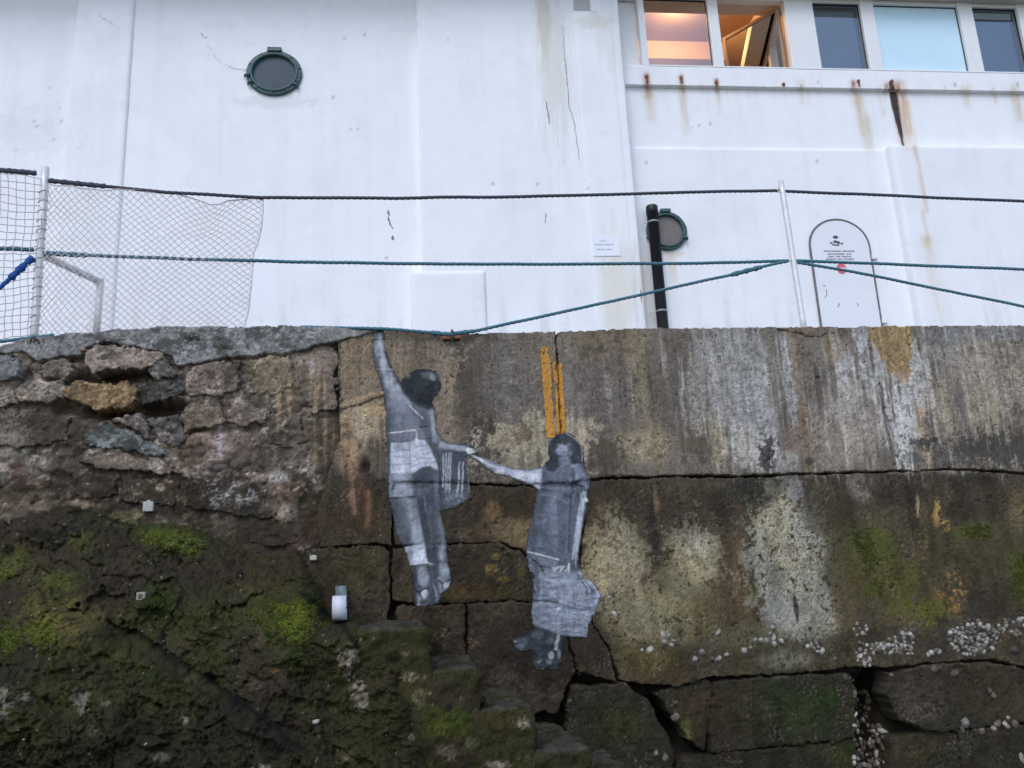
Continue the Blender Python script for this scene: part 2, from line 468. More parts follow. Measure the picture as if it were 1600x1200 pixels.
def paint_wall(U, V, X, Z):
    p = Paint(U, V, X, Z, (112, 104, 95))
    E, L, PG = p.E, p.L, p.P
    p.grit = 0.5
    # --- upper concrete, left to right
    PG([(520, 500), (722, 510), (735, 660), (715, 745), (600, 750), (520, 700)], (127, 112, 93), 0.9, 20, 10)
    E(560, 560, 28, 45, (140, 118, 86), 0.5); E(650, 540, 60, 25, (118, 104, 90), 0.6); E(690, 690, 30, 45, (128, 110, 95), 0.5)
    E(560, 665, 32, 36, (166, 150, 118), 0.75, mode='s'); E(585, 640, 25, 14, (170, 140, 92), 0.6)
    E(540, 700, 18, 60, (150, 115, 75), 0.5, mode='s'); E(590, 730, 24, 40, (86, 76, 66), 0.6)
    L([(530, 640), (560, 635), (600, 617)], 3, (70, 55, 38)); L([(532, 632), (600, 612)], 5, (172, 142, 95), 0.5)
    L([(530, 537), (531, 600), (532, 645)], 3, (60, 54, 48), 0.8)
    E(565, 760, 16, 48, (104, 66, 48), 0.6, mode='f'); E(570, 730, 9, 14, (60, 34, 28), 0.9); E(578, 795, 10, 26, (168, 126, 92), 0.7, mode='s')
    E(560, 790, 12, 16, (176, 140, 110), 0.5)
    E(745, 600, 30, 90, (86, 78, 70), 0.9, 0.7, 0.5); E(728, 650, 22, 80, (80, 74, 66), 0.6); E(757, 700, 28, 40, (74, 66, 58), 0.8, mode='f')
    E(720, 555, 14, 26, (150, 144, 140), 0.45, mode='d'); E(742, 700, 18, 45, (196, 188, 176), 0.4, mode='d')
    E(800, 590, 46, 60, (114, 107, 104), 0.8); E(840, 560, 30, 30, (124, 112, 92), 0.5)
    PG([(775, 660), (925, 655), (930, 742), (780, 740)], (160, 148, 124), 0.8, 16, 22)
    E(815, 680, 14, 12, (104, 82, 58), 0.7, mode='f'); E(800, 690, 22, 5, (120, 96, 66), 0.6, mode='f')
    E(790, 725, 30, 10, (120, 112, 100), 0.5); E(842, 720, 5, 14, (92, 84, 76), 0.7); E(815, 718, 5, 12, (100, 92, 84), 0.6)
    E(950, 545, 80, 30, (128, 110, 82), 0.65); E(900, 600, 20, 60, (118, 112, 108), 0.8, mode='s'); E(950, 610, 40, 50, (112, 103, 98), 0.8)
    E(1000, 590, 24, 80, (126, 112, 88), 0.7, mode='s'); E(1050, 590, 36, 90, (100, 92, 86), 0.85, mode='s')
    E(1085, 620, 15, 70, (150, 144, 136), 0.8, 0.5, 0.5, 's'); E(1000, 700, 55, 26, (158, 142, 110), 0.7, mode='f')
    E(1020, 690, 12, 40, (156, 134, 94), 0.45, mode='s'); E(940, 720, 32, 36, (76, 68, 58), 0.8, mode='f'); E(905, 690, 12, 36, (166, 152, 128), 0.6)
    E(1130, 600, 42, 120, (140, 139, 141), 0.9, 0.6, 0.4, 's'); E(1090, 700, 45, 20, (92, 86, 66), 0.75, mode='f'); E(1120, 690, 16, 40, (164, 150, 118), 0.6, mode='s')
    E(1180, 620, 30, 110, (148, 149, 153), 0.9, 0.6, 0.4, 's'); E(1165, 700, 34, 34, (168, 164, 158), 0.7, mode='s')
    E(1150, 560, 50, 45, (142, 140, 140), 0.6); E(1230, 590, 14, 80, (158, 160, 164), 0.8, mode='s')
    E(1285, 585, 32, 90, (124, 117, 108), 0.9, 0.7, 0.4, 's'); E(1300, 680, 50, 60, (143, 133, 124), 0.85)
    L([(1232, 516), (1240, 570), (1252, 640), (1262, 735)], 11, (134, 108, 74), 0.55, 0.6, 1.2)
    E(1235, 690, 14, 34, (142, 112, 106), 0.55); E(1278, 615, 6, 40, (78, 72, 66), 0.75, mode='s')
    E(1318, 590, 16, 56, (176, 178, 182), 0.8, 0.5, 0.7, 's'); E(1345, 570, 10, 60, (170, 172, 178), 0.8, 0.5, 0.6, 's'); E(1310, 640, 22, 20, (168, 166, 164), 0.6, mode='s')
    E(1300, 545, 18, 24, (136, 112, 74), 0.6, mode='s'); E(1340, 660, 34, 70, (150, 140, 132), 0.75, mode='s')
    E(1420, 590, 40, 80, (172, 172, 174), 0.85, 0.6, 0.7, 's'); E(1410, 665, 22, 78, (182, 182, 184), 0.85, 0.5, 0.6, 's')
    PG([(1352, 506), (1422, 506), (1424, 560), (1416, 588), (1398, 580), (1388, 582), (1370, 550)], (146, 118, 66), 0.92, 5, 5)
    E(1405, 585, 14, 14, (158, 128, 70), 0.8, mode='s'); E(1436, 645, 7, 9, (186, 150, 106), 0.75, mode='f'); E(1442, 690, 12, 50, (176, 156, 124), 0.55, mode='s')
    L([(1360, 570), (1378, 640), (1400, 700), (1408, 738)], 2.4, (88, 84, 80), 0.7)
    E(1490, 560, 50, 50, (148, 142, 138), 0.8, mode='s'); E(1550, 590, 60, 60, (146, 135, 120), 0.85, mode='s'); E(1480, 640, 40, 50, (160, 146, 124), 0.7, mode='s')
    E(1470, 525, 26, 20, (110, 114, 124), 0.6, mode='s'); E(1560, 520, 60, 14, (128, 130, 138), 0.6, mode='s'); E(1530, 650, 26, 40, (156, 142, 118), 0.6, mode='s')
    E(1500, 650, 10, 60, (110, 106, 104), 0.75, mode='s'); E(1560, 705, 75, 26, (74, 70, 66), 0.9, 0.6, 0.6, 'f'); E(1620, 690, 60, 40, (80, 74, 66), 0.8)
    E(1480, 715, 30, 14, (92, 86, 78), 0.6, mode='f'); E(1432, 690, 24, 4, (60, 64, 70), 0.9, 0.5, 0.9, 'f'); E(1425, 715, 18, 10, (80, 84, 92), 0.6, mode='f')
    E(1197, 715, 13, 30, (46, 46, 46), 0.95, 0.4, 0.6, 'f'); E(1230, 722, 17, 16, (160, 158, 152), 0.7, 0.5, 0.4, 'f'); E(1262, 722, 8, 8, (64, 58, 52), 0.8); E(1380, 715, 8, 14, (104, 98, 92), 0.7)
    for k in range(26):
        x = 930 + 26 * k + rng.uniform(-8, 8)
        E(x, rng.uniform(560, 650), rng.uniform(2, 5), rng.uniform(25, 70), (176, 174, 172) if k % 3 else (96, 90, 84), 0.28, 0.8, 0.8, 's')
    E(1275, 590, 3, 3, (18, 16, 16), 1.0, 0.4, 0.1)
    PG([(1210, 508), (1310, 508), (1268, 526), (1245, 524)], (124, 98, 82), 0.7, 4, 2); L([(1212, 514), (1244, 524), (1268, 527), (1300, 518)], 2, (48, 40, 34), 0.9)
    # --- lower right band
    PG([(880, 746), (1700, 738), (1700, 1060), (880, 1080)], (76, 68, 54), 1.0, 8, 6)
    E(960, 790, 60, 40, (60, 52, 42), 0.85); E(1100, 800, 90, 36, (62, 54, 43), 0.85); E(1160, 770, 40, 22, (60, 58, 50), 0.7)
    E(960, 880, 52, 64, (150, 141, 117), 0.85, 0.9, 0.55, 'f'); E(1000, 960, 60, 50, (132, 124, 98), 0.85, 0.9, 0.5, 'f'); E(950, 850, 26, 26, (146, 136, 110), 0.5, mode='f')
    E(1080, 870, 40, 50, (158, 152, 132), 0.85, 0.8, 0.5, 'f'); E(1065, 930, 50, 60, (126, 120, 94), 0.78, 0.9, 0.5, 'f'); E(1100, 960, 40, 40, (104, 92, 62), 0.6, mode='f')
    E(1020, 820, 10, 60, (48, 45, 41), 0.85, mode='s'); E(1035, 870, 14, 20, (66, 62, 52), 0.8, mode='d'); E(1026, 790, 4, 34, (128, 104, 74), 0.55, mode='s')
    E(1152, 850, 12, 70, (88, 72, 52), 0.65, mode='f'); E(1160, 930, 16, 50, (92, 76, 50), 0.6, mode='f'); E(1178, 925, 12, 20, (66, 68, 32), 0.6, mode='f')
    E(1230, 870, 62, 80, (156, 155, 144), 0.9, 0.7, 0.5, 'f'); E(1260, 950, 56, 46, (148, 147, 136), 0.85, 0.7, 0.5, 'f'); E(1215, 820, 40, 40, (156, 153, 136), 0.75, mode='f')
    E(1225, 865, 60, 80, (66, 64, 54), 0.7, 0.6, 0.3, 'd'); E(1225, 955, 26, 22, (130, 130, 128), 0.8); E(1243, 950, 4, 22, (34, 32, 30), 0.9, 0.4, 0.2, 's')
    E(1180, 768, 30, 22, (50, 52, 46), 0.85, mode='f'); E(1240, 765, 14, 20, (132, 130, 130), 0.8, 0.4, 0.4, 'f'); E(1345, 765, 26, 20, (128, 122, 114), 0.7, 0.5, 0.5, 'f'); E(1200, 762, 9, 16, (112, 110, 98), 0.7, mode='f')
    E(1300, 800, 40, 40, (66, 60, 44), 0.8, mode='f'); E(1330, 880, 40, 70, (74, 72, 42), 0.85, mode='f'); E(1410, 770, 60, 22, (60, 54, 46), 0.85); E(1424, 810, 10, 50, (46, 42, 36), 0.8, mode='s')
    E(1462, 800, 6, 22, (168, 138, 82), 0.85, 0.5, 0.6, 'f'); E(1476, 822, 8, 10, (150, 124, 70), 0.7, mode='d'); E(1433, 790, 3, 20, (170, 150, 110), 0.6, mode='f')
    E(1540, 780, 60, 34, (62, 55, 45), 0.85); E(1520, 860, 70, 50, (72, 68, 44), 0.8, mode='f'); E(1400, 905, 45, 46, (86, 88, 36), 0.8, 0.9, 0.6, 'f'); E(1450, 960, 34, 26, (94, 98, 36), 0.75, 0.8, 0.6, 'f')
    E(1365, 860, 30, 40, (84, 90, 36), 0.7, mode='f'); E(1320, 930, 22, 50, (88, 72, 46), 0.6, mode='f'); E(1485, 925, 24, 34, (146, 112, 60), 0.6, 0.6, 0.4, 'd'); E(1525, 830, 30, 14, (88, 96, 38), 0.7, mode='f')
    E(1595, 910, 22, 40, (84, 92, 34), 0.8, mode='f'); E(1590, 800, 16, 40, (120, 110, 80), 0.5, mode='f'); E(1550, 940, 40, 40, (56, 52, 42), 0.7); E(1440, 870, 12, 40, (118, 104, 66), 0.5, mode='d')
    E(1180, 1030, 130, 22, (62, 58, 42), 0.75, mode='f'); E(1010, 1030, 50, 26, (86, 80, 44), 0.7, mode='f'); E(1060, 1050, 40, 16, (70, 56, 36), 0.7); E(1230, 1030, 40, 14, (120, 116, 98), 0.6, mode='f')
    E(1460, 1010, 150, 26, (58, 54, 38), 0.75, mode='f'); E(1390, 1020, 30, 16, (70, 66, 56), 0.6); E(1160, 990, 60, 20, (110, 106, 84), 0.6, mode='f'); E(1490, 1000, 50, 30, (74, 66, 58), 0.6, mode='f')
    E(1520, 996, 48, 36, (70, 64, 58), .75, mode='f'); E(1392, 1004, 40, 22, (68, 62, 54), .7, mode='f'); E(1584, 980, 26, 16, (70, 64, 58), .7, mode='f')
    # --- dark band below the first joint, left of the second figure
    PG([(420, 735), (540, 745), (700, 752), (910, 752), (915, 800), (905, 905), (970, 1070), (900, 1100), (900, 1500), (-300, 1500), (-300, 835), (380, 830)], (60, 52, 41), 0.95, 14, 14)
    E(780, 810, 50, 36, (58, 50, 40), 0.7); E(800, 830, 40, 24, (112, 98, 74), 0.75, mode='f'); E(770, 800, 14, 16, (124, 104, 70), 0.5, mode='f'); E(745, 835, 30, 12, (98, 76, 58), 0.6, mode='f'); E(860, 790, 60, 24, (66, 56, 42), 0.7)
    E(820, 835, 18, 20, (132, 112, 84), 0.6, mode='f'); E(560, 820, 70, 30, (66, 56, 40), 0.7); E(550, 890, 60, 36, (60, 58, 32), 0.7, mode='f'); E(510, 800, 40, 40, (70, 58, 44), 0.7); E(470, 760, 40, 30, (84, 72, 56), 0.6, mode='f')
    E(720, 900, 110, 50, (52, 45, 34), 0.85); E(720, 925, 100, 12, (78, 66, 34), 0.65, mode='f'); E(770, 890, 12, 8, (120, 104, 52), 0.8, 0.6, 0.5, 'f'); E(775, 870, 8, 6, (110, 96, 52), 0.7); E(785, 905, 10, 5, (112, 98, 48), 0.8); E(815, 895, 6, 8, (98, 84, 48), 0.6)
    E(785, 858, 4, 4, (12, 10, 8), 1, 0.4, 0.2); E(793, 866, 3, 3, (12, 10, 8), 1, 0.4, 0.2); E(672, 985, 20, 30, (50, 42, 32), 0.8); E(800, 1000, 70, 50, (50, 43, 36), 0.9); E(740, 1005, 14, 8, (132, 112, 90), 0.45, mode='d')
    E(920, 1010, 40, 40, (52, 46, 38), 0.85); E(905, 1050, 12, 12, (124, 104, 60), 0.6, mode='d'); E(700, 985, 6, 6, (16, 14, 12), 0.9); E(680, 1010, 9, 10, (20, 18, 14), 0.8)
    E(850, 1040, 60, 30, (40, 35, 29), 0.8)
    p.S([(563, 728), (566, 770), (568, 815)], 24, (92, 62, 48), .75, .4); p.S([(552, 770), (556, 800)], 12, (176, 140, 112), .8, .3); p.S([(576, 770), (577, 800), (574, 830)], 9, (160, 122, 92), .6, .3)
    E(571, 729, 8, 9, (44, 28, 24), .95, .5, .3); E(570, 727, 3.4, 3.4, (14, 11, 10), 1, .4, .1); E(545, 713, 3, 3, (20, 16, 14), 1, .4, .1); p.S([(590, 690), (596, 750)], 22, (58, 50, 46), .6, .2); p.S([(548, 700), (552, 760)], 8, (176, 138, 92), .7, .4)
    p.S([(536, 690), (538, 745)], 10, (150, 110, 70), .6, .4); E(520, 760, 22, 40, (72, 62, 50), .7, mode='s'); E(560, 840, 50, 16, (64, 55, 42), .7, mode='f')
    # --- rubble, upper left
    PG([(-300, 500), (528, 520), (530, 640), (470, 720), (420, 800), (300, 800), (-300, 790)], (108, 96, 87), 1.0, 14, 10)
    ru = (1 - sstep(470, 540, U)) * (1 - sstep(770, 800, V)); w1 = fbm(X * 5, Z * 7, 4, 71); w2 = fbm(X * 15, Z * 22, 4, 72)
    for th, cc, oo in ((0.35, (150, 138, 130), 0.7), (0.75, (176, 166, 160), 0.5)):
        mk = ru * oo * sstep(th, th + 0.35, w1 * 0.6 + w2 * 0.6); p.C += (lin(cc) - p.C) * mk[:, None]
    w3 = fbm(X * 42, Z * 55, 3, 73); w4 = fbm(X * 70, Z * 85, 2, 74)
    p.C *= np.clip(1 + ru * (0.22 * w3 + 0.16 * w4), .35, 1.9)[:, None]
    mk = ru * 0.6 * sstep(0.9, 1.2, w3 + 0.4 * w2); p.C += (lin((186, 178, 172)) - p.C) * mk[:, None]
    mk = ru * 0.8 * sstep(0.85, 1.15, -w3 + 0.4 * w1); p.C += (lin((46, 40, 35)) - p.C) * mk[:, None]
    mk = ru * 0.8 * sstep(0.2, 0.6, -w1 * 0.6 - w2 * 0.6 + 0.35 * sstep(640, 760, V)); p.C += (lin((60, 52, 44)) - p.C) * mk[:, None]
    E(60, 560, 60, 30, (120, 112, 102), 0.7, mode='f'); E(20, 590, 50, 30, (122, 112, 108), 0.6); E(90, 640, 60, 16, (104, 90, 74), 0.7, mode='f'); E(70, 670, 80, 30, (80, 71, 57), 0.8, mode='f')
    E(35, 622, 6, 10, (140, 72, 56), 0.8, 0.5, 0.4); E(45, 600, 8, 10, (70, 48, 44), 0.7); E(18, 690, 24, 26, (158, 148, 138), 0.7, 0.6, 0.6, 'f'); E(30, 740, 26, 40, (126, 112, 98), 0.7, mode='f'); E(24, 740, 10, 22, (112, 64, 44), 0.6)
    E(100, 730, 40, 40, (70, 60, 50), 0.75, mode='f'); E(66, 720, 5, 7, (168, 160, 150), 0.8, 0.4, 0.2); E(180, 745, 60, 40, (66, 57, 46), 0.85, mode='f'); E(200, 720, 50, 14, (138, 120, 102), 0.5, mode='f')
    E(70, 790, 60, 20, (112, 100, 84), 0.7, mode='f'); E(120, 780, 14, 10, (170, 152, 134), 0.6, mode='f'); E(95, 772, 22, 10, (150, 146, 136), 0.4, mode='d')
    E(330, 700, 70, 36, (140, 120, 114), 0.75, mode='f'); E(300, 710, 30, 24, (98, 80, 56), 0.65); E(345, 690, 8, 36, (180, 172, 184), 0.6, 0.6, 0.6, 'f'); E(380, 720, 40, 26, (84, 72, 62), 0.75, mode='f'); E(330, 745, 40, 16, (150, 140, 134), 0.35, mode='d')
    E(400, 640, 30, 26, (86, 80, 66), 0.75, mode='f'); E(440, 590, 40, 34, (142, 122, 84), 0.6, mode='f'); E(480, 620, 40, 60, (110, 100, 88), 0.7, mode='s'); E(470, 700, 50, 50, (92, 80, 66), 0.7, mode='f'); E(430, 700, 26, 30, (66, 58, 48), 0.6, mode='f')
    for x, y, l in ((492, 640, 60), (508, 655, 70), (435, 640, 30), (520, 690, 40), (486, 600, 30), (497, 590, 40), (452, 620, 20)):
        E(x, y, 3, l, (172, 142, 96), 0.6, 0.8, 0.6, 's')
    E(500, 570, 20, 24, (140, 116, 106), 0.6); E(488, 575, 5, 14, (160, 160, 168), 0.7); E(455, 560, 60, 8, (160, 146, 132), 0.5, mode='f')
    E(360, 775, 70, 30, (58, 56, 50), 0.85, mode='f'); E(370, 770, 50, 24, (200, 198, 204), 0.45, 0.6, 0.6, 'd'); E(440, 800, 24, 16, (150, 136, 126), 0.6, 0.6, 0.6, 'f'); E(435, 745, 14, 10, (190, 188, 192), 0.5, 0.6, 0.6, 'f'); E(440, 770, 20, 20, (128, 102, 84), 0.5, mode='f')
    E(390, 800, 40, 20, (62, 55, 47), 0.7); E(465, 845, 22, 14, (84, 60, 60), 0.6, mode='f'); E(480, 860, 20, 8, (150, 140, 140), 0.35, mode='d'); E(300, 560, 60, 8, (120, 112, 104), 0.5)
    E(250, 770, 60, 24, (62, 54, 42), 0.85, mode='f'); E(250, 762, 8, 6, (176, 160, 136), 0.85, 0.4, 0.3); E(146, 760, 12, 5, (166, 142, 120), 0.7, mode='f'); E(160, 765, 6, 4, (180, 170, 160), 0.6)
    for x, y, rx, ry in ((60, 800, 90, 24), (170, 795, 70, 26), (270, 800, 70, 26), (360, 815, 60, 24), (420, 840, 50, 20), (140, 765, 50, 18), (300, 770, 40, 18), (20, 770, 40, 20)):
        E(x, y, rx, ry, (56, 49, 40), 0.85, 0.9, 0.6, 'f')
    E(200, 805, 26, 6, (120, 118, 84), 0.6, mode='f'); E(45, 790, 40, 8, (128, 116, 98), 0.55, mode='f'); E(120, 790, 16, 8, (150, 140, 124), 0.5, mode='f'); E(60, 775, 30, 6, (120, 106, 90), 0.5, mode='f')
    # --- lower right blocks
    PG([(880, 1075), (1000, 1068), (1110, 1062), (1330, 1048), (1700, 1040), (1700, 1400), (880, 1400)], (50, 46, 36), 1.0, 6, 8)
    E(960, 1130, 46, 34, (52, 58, 26), 0.85, mode='f'); E(915, 1110, 24, 30, (48, 46, 36), 0.7, mode='f'); E(1090, 1110, 36, 40, (66, 54, 36), 0.8, mode='f'); E(1180, 1110, 80, 40, (60, 52, 38), 0.8, mode='f')
    E(1250, 1110, 80, 46, (44, 56, 24), 0.85, 0.9, 0.5, 'f'); E(1560, 1090, 60, 30, (58, 60, 34), .5, mode='f'); E(1290, 1090, 34, 20, (44, 62, 24), 0.6, mode='f'); E(1430, 1090, 50, 40, (66, 61, 54), 0.9, mode='f'); E(1540, 1080, 70, 36, (62, 56, 44), 0.8, mode='f'); E(1600, 1090, 40, 30, (72, 66, 54), 0.7, mode='f')
    E(1440, 1105, 40, 20, (110, 104, 92), 0.3, mode='d'); E(1430, 1170, 40, 24, (62, 58, 38), 0.8, mode='f'); E(1320, 1180, 30, 22, (60, 68, 24), 0.7, mode='f'); E(1550, 1170, 60, 30, (56, 52, 40), 0.8, mode='f'); E(1180, 1190, 80, 22, (44, 42, 30), 0.8)
    E(1072, 1145, 8, 22, (96, 104, 60), 0.5, mode='f')
    # --- general grain, runs and pits
    low = sstep(742, 770, V)
    up = (1 - low) * sstep(520, 560, U)
    sA = sfbm(X * 13, Z * 0.8, 3, 61); sB = sfbm(X * 42, Z * 2.2, 3, 62); sC = sfbm(X * 105, Z * 7, 2, 63)
    p.C *= np.clip(1 + up * (0.12 * sA + 0.08 * sB + 0.045 * sC), 0.4, 1.7)[:, None]
    salt = up * sstep(1080, 1260, U) * sstep(0.55, 1.15, sB * 0.8 + sC * 0.45 + 0.3 * p.nB)
    p.C += (lin((182, 183, 186)) - p.C) * (0.24 * salt)[:, None]
    damp = sstep(0.8, 1.3, -sB * 0.8 - sC * 0.4 + 0.3 * p.nA) * up
    p.C *= (1 - 0.28 * damp)[:, None]
    p.C *= np.clip(1 + 0.20 * p.nB + 0.20 * p.nC + 0.10 * p.nA, 0.3, 1.9)[:, None]
    pit = sstep(0.80, 1.05, p.nC * 0.85 + p.nB * 0.45 + 0.25 * p.nA)
    p.C *= (1 - 0.62 * pit)[:, None]
    g = fbm(X * 95, Z * 95, 2, 91); film0 = fbm(X * 3, Z * 4, 3, 99)
    spk = sstep(0.80, 1.1, g * 0.85 + p.nA * 0.35)
    p.C += (lin((170, 160, 142)) - p.C) * (0.26 * spk * (0.35 + 0.65 * low) * sstep(-0.6, 0.6, film0))[:, None]
    hole = sstep(1.05, 1.2, -g * 0.85 + p.nB * 0.35)
    p.C *= (1 - 0.7 * hole)[:, None]
    # mineral tints: rusty and greenish film over the lower wall
    film = fbm(X * 4.5, Z * 3, 4, 95)
    p.C *= (1 + low[:, None] * np.clip(film, -1, 1)[:, None] * np.array([0.06, 0.02, -0.06]))
    p.C *= np.clip(1 + low * 0.22 * fbm(X * 11, Z * 5, 4, 97), .5, 1.6)[:, None]
    lum = p.C.mean(1, keepdims=True)
    p.C *= (np.maximum(lum, 0.004) / 0.13) ** 0.16                      # wet-dark and dry-pale
    grey = p.C.mean(1, keepdims=True)
    p.C = grey + (p.C - grey) * (0.74 + 0.26 * low)[:, None]
    p.H -= 0.004 * hole
    p.H -= 0.006 * pit
    return p

def paint_rock(U, V, X, Z):
    p = Paint(U, V, X, Z, (49, 44, 33), 5)
    E, L, PG = p.E, p.L, p.P
    p.grit = 0.9
    PG([(-200, 1010), (180, 975), (330, 1062), (520, 1185), (560, 1300), (-200, 1300)], (39, 36, 25), 0.85, 30, 16)
    film = fbm(X * 3.0, Z * 3.6, 4, 195)
    film2 = fbm(X * 9.0, Z * 9.0, 3, 196)
    mm = sstep(-0.5, 0.7, film + 0.4 * film2 + 0.25)
    p.C += (lin((50, 51, 27)) - p.C) * (0.8 * mm)[:, None]
    mm2 = sstep(0.55, 1.1, film + 0.55 * film2) * sstep(820, 900, V)
    p.C += (lin((62, 68, 27)) - p.C) * (0.5 * mm2 * (1 - 0.6 * sstep(1010, 1100, V)))[:, None]
    E(80, 850, 120, 50, (54, 47, 40), 0.7, mode='f'); E(130, 830, 80, 30, (46, 41, 35), 0.8, mode='f'); E(40, 900, 50, 30, (62, 56, 38), 0.6, mode='f'); E(300, 880, 90, 50, (52, 47, 36), 0.7, mode='f')
    E(190, 905, 50, 40, (56, 49, 43), 0.8, mode='f'); E(430, 880, 80, 40, (58, 50, 36), 0.7, mode='f')
    for x, y, rx, ry, c, o in ((255, 838, 38, 14, (96, 108, 44), .8), (285, 855, 28, 12, (110, 122, 58), .8), (195, 812, 24, 8, (118, 118, 80), .6), (130, 845, 22, 16, (88, 90, 44), .7),
                               (20, 880, 34, 24, (82, 84, 36), .7), (90, 910, 26, 16, (96, 102, 48), .7), (10, 895, 16, 8, (110, 122, 56), .6), (80, 972, 52, 42, (102, 98, 46), .85), (65, 990, 26, 26, (86, 98, 34), .8), (120, 965, 40, 30, (110, 96, 62), .5),
                               (10, 1000, 26, 26, (84, 98, 34), .85), (250, 940, 26, 36, (50, 66, 20), .85), (200, 970, 26, 24, (68, 66, 30), .6), (340, 960, 60, 30, (60, 66, 28), .7), (395, 945, 20, 26, (82, 88, 40), .7), (400, 920, 60, 18, (66, 62, 34), .6),
                               (460, 975, 46, 36, (92, 104, 32), .9), (440, 990, 34, 22, (84, 98, 30), .8), (480, 960, 26, 20, (104, 112, 40), .7), (450, 1030, 40, 28, (50, 66, 22), .8), (550, 975, 22, 20, (58, 66, 26), .6), (520, 1010, 30, 20, (56, 62, 26), .6),
                               (190, 1020, 50, 20, (70, 64, 36), .7), (235, 1055, 30, 24, (50, 58, 22), .7), (640, 1080, 50, 24, (58, 54, 28), .7), (690, 1130, 40, 26, (74, 80, 24), .8), (715, 1120, 16, 14, (50, 72, 28), .7), (620, 1020, 60, 30, (52, 50, 30), .7),
                               (790, 1060, 50, 16, (60, 60, 34), .7), (800, 1120, 50, 26, (66, 60, 32), .7), (600, 1150, 60, 40, (44, 48, 24), .7), (880, 1190, 50, 20, (58, 52, 34), .6), (330, 1170, 70, 30, (48, 45, 30), .7), (720, 1060, 30, 20, (54, 56, 30), .7)):
        E(x, y, rx, ry, c, o * 0.95, 0.9, 0.65, 'f', h=0.008)
    for x, y, rx, ry, c in ((540, 1030, 14, 18, (152, 144, 128)), (547, 1050, 14, 14, (146, 138, 122)), (556, 1075, 16, 16, (146, 138, 124)), (568, 1092, 8, 14, (136, 128, 114)), (5, 1095, 14, 20, (128, 120, 110)), (40, 1090, 12, 10, (112, 104, 94)),
                            (130, 1095, 16, 22, (118, 110, 98)), (165, 1098, 12, 10, (100, 94, 82)), (145, 1142, 8, 6, (92, 84, 74)), (640, 1057, 11, 8, (142, 130, 108)), (632, 1020, 6, 4, (130, 116, 94)), (655, 1090, 16, 16, (110, 104, 80)), (405, 1000, 8, 12, (96, 86, 74)),
                            (250, 1182, 12, 6, (110, 104, 90)), (410, 1198, 14, 6, (128, 124, 112)), (290, 1125, 7, 6, (130, 124, 108)), (700, 1175, 16, 10, (104, 98, 80)), (820, 1130, 12, 8, (150, 144, 128)), (780, 1195, 14, 5, (160, 150, 134)), (430, 1048, 5, 4, (134, 104, 44)),
                            (400, 1070, 10, 7, (104, 98, 82)), (540, 1185, 12, 10, (90, 84, 70)), (640, 1150, 9, 7, (104, 100, 80)), (735, 1160, 8, 10, (96, 92, 72))):
        E(x, y, rx, ry, c, 0.9, 0.45, 0.75, 'f')
    E(405, 1030, 60, 60, (58, 50, 44), 0.6, mode='f'); E(270, 1010, 40, 26, (58, 50, 42), 0.7, mode='f'); E(430, 1130, 70, 40, (42, 36, 30), 0.8, mode='f'); E(300, 1060, 40, 10, (78, 70, 52), 0.55, mode='f', ang=28)
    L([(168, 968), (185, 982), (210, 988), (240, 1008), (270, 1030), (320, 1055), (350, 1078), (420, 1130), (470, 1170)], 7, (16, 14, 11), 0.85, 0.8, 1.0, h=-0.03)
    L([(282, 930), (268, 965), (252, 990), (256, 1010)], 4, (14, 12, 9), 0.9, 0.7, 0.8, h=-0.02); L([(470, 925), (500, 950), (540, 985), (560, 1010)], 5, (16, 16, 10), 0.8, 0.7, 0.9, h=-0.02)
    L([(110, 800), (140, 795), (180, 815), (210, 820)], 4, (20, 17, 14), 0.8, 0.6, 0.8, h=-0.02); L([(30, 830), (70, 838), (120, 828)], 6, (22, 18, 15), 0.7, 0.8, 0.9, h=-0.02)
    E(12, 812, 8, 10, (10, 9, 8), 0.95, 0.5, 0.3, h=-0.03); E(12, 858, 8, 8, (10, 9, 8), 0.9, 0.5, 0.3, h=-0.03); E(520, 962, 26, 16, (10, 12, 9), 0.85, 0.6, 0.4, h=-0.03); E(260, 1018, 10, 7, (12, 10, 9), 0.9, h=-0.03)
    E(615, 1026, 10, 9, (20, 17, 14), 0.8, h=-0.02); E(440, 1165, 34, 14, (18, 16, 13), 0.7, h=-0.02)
    p.C *= np.clip(1 + 0.26 * p.nB + 0.24 * p.nC + 0.15 * p.nA, 0.3, 2.1)[:, None]
    pit = sstep(0.55, 0.95, p.nC * 0.8 + p.nB * 0.6)
    p.C *= (1 - 0.5 * pit)[:, None]
    spk = sstep(1.12, 1.3, fbm(X * 80, Z * 80, 2, 191) * 0.9 + p.nA * 0.25)
    p.C += (lin((168, 160, 134)) - p.C) * (0.7 * spk)[:, None]
    return p

ALB = np.array([1.09, 1.05, 0.985])       # photographed tone -> surface albedo

# ------------------------------------------------------------------ sea wall
TOP = [(-900, 548), (-150, 548), (0, 543), (45, 531), (85, 525), (150, 519), (270, 512), (400, 511), (600, 514), (720, 521), (860, 519),
       (1000, 514), (1200, 513), (1600, 509), (1800, 508), (2600, 500)]
SURF = []        # every wall piece's height, so that prints can lie on it

def grid_xz(x0, x1, z0, z1, res):
    xs = np.arange(x0, x1 + res, res); zs = np.arange(z0, z1 + res, res)
    X, Z = np.meshgrid(xs, zs)
    return X, Z

def quads(ny, nx, keep=None):
    i = np.arange(ny * nx).reshape(ny, nx)
    q = np.stack([i[:-1, :-1], i[:-1, 1:], i[1:, 1:], i[1:, :-1]], -1).reshape(-1, 4)
    if keep is not None:
        q = q[keep.ravel()[q].any(1)]
    return q

def compact(V, q, col):
    used = np.zeros(len(V), bool); used[q.ravel()] = True
    mp = np.cumsum(used) - 1
    return V[used], mp[q], col[used]

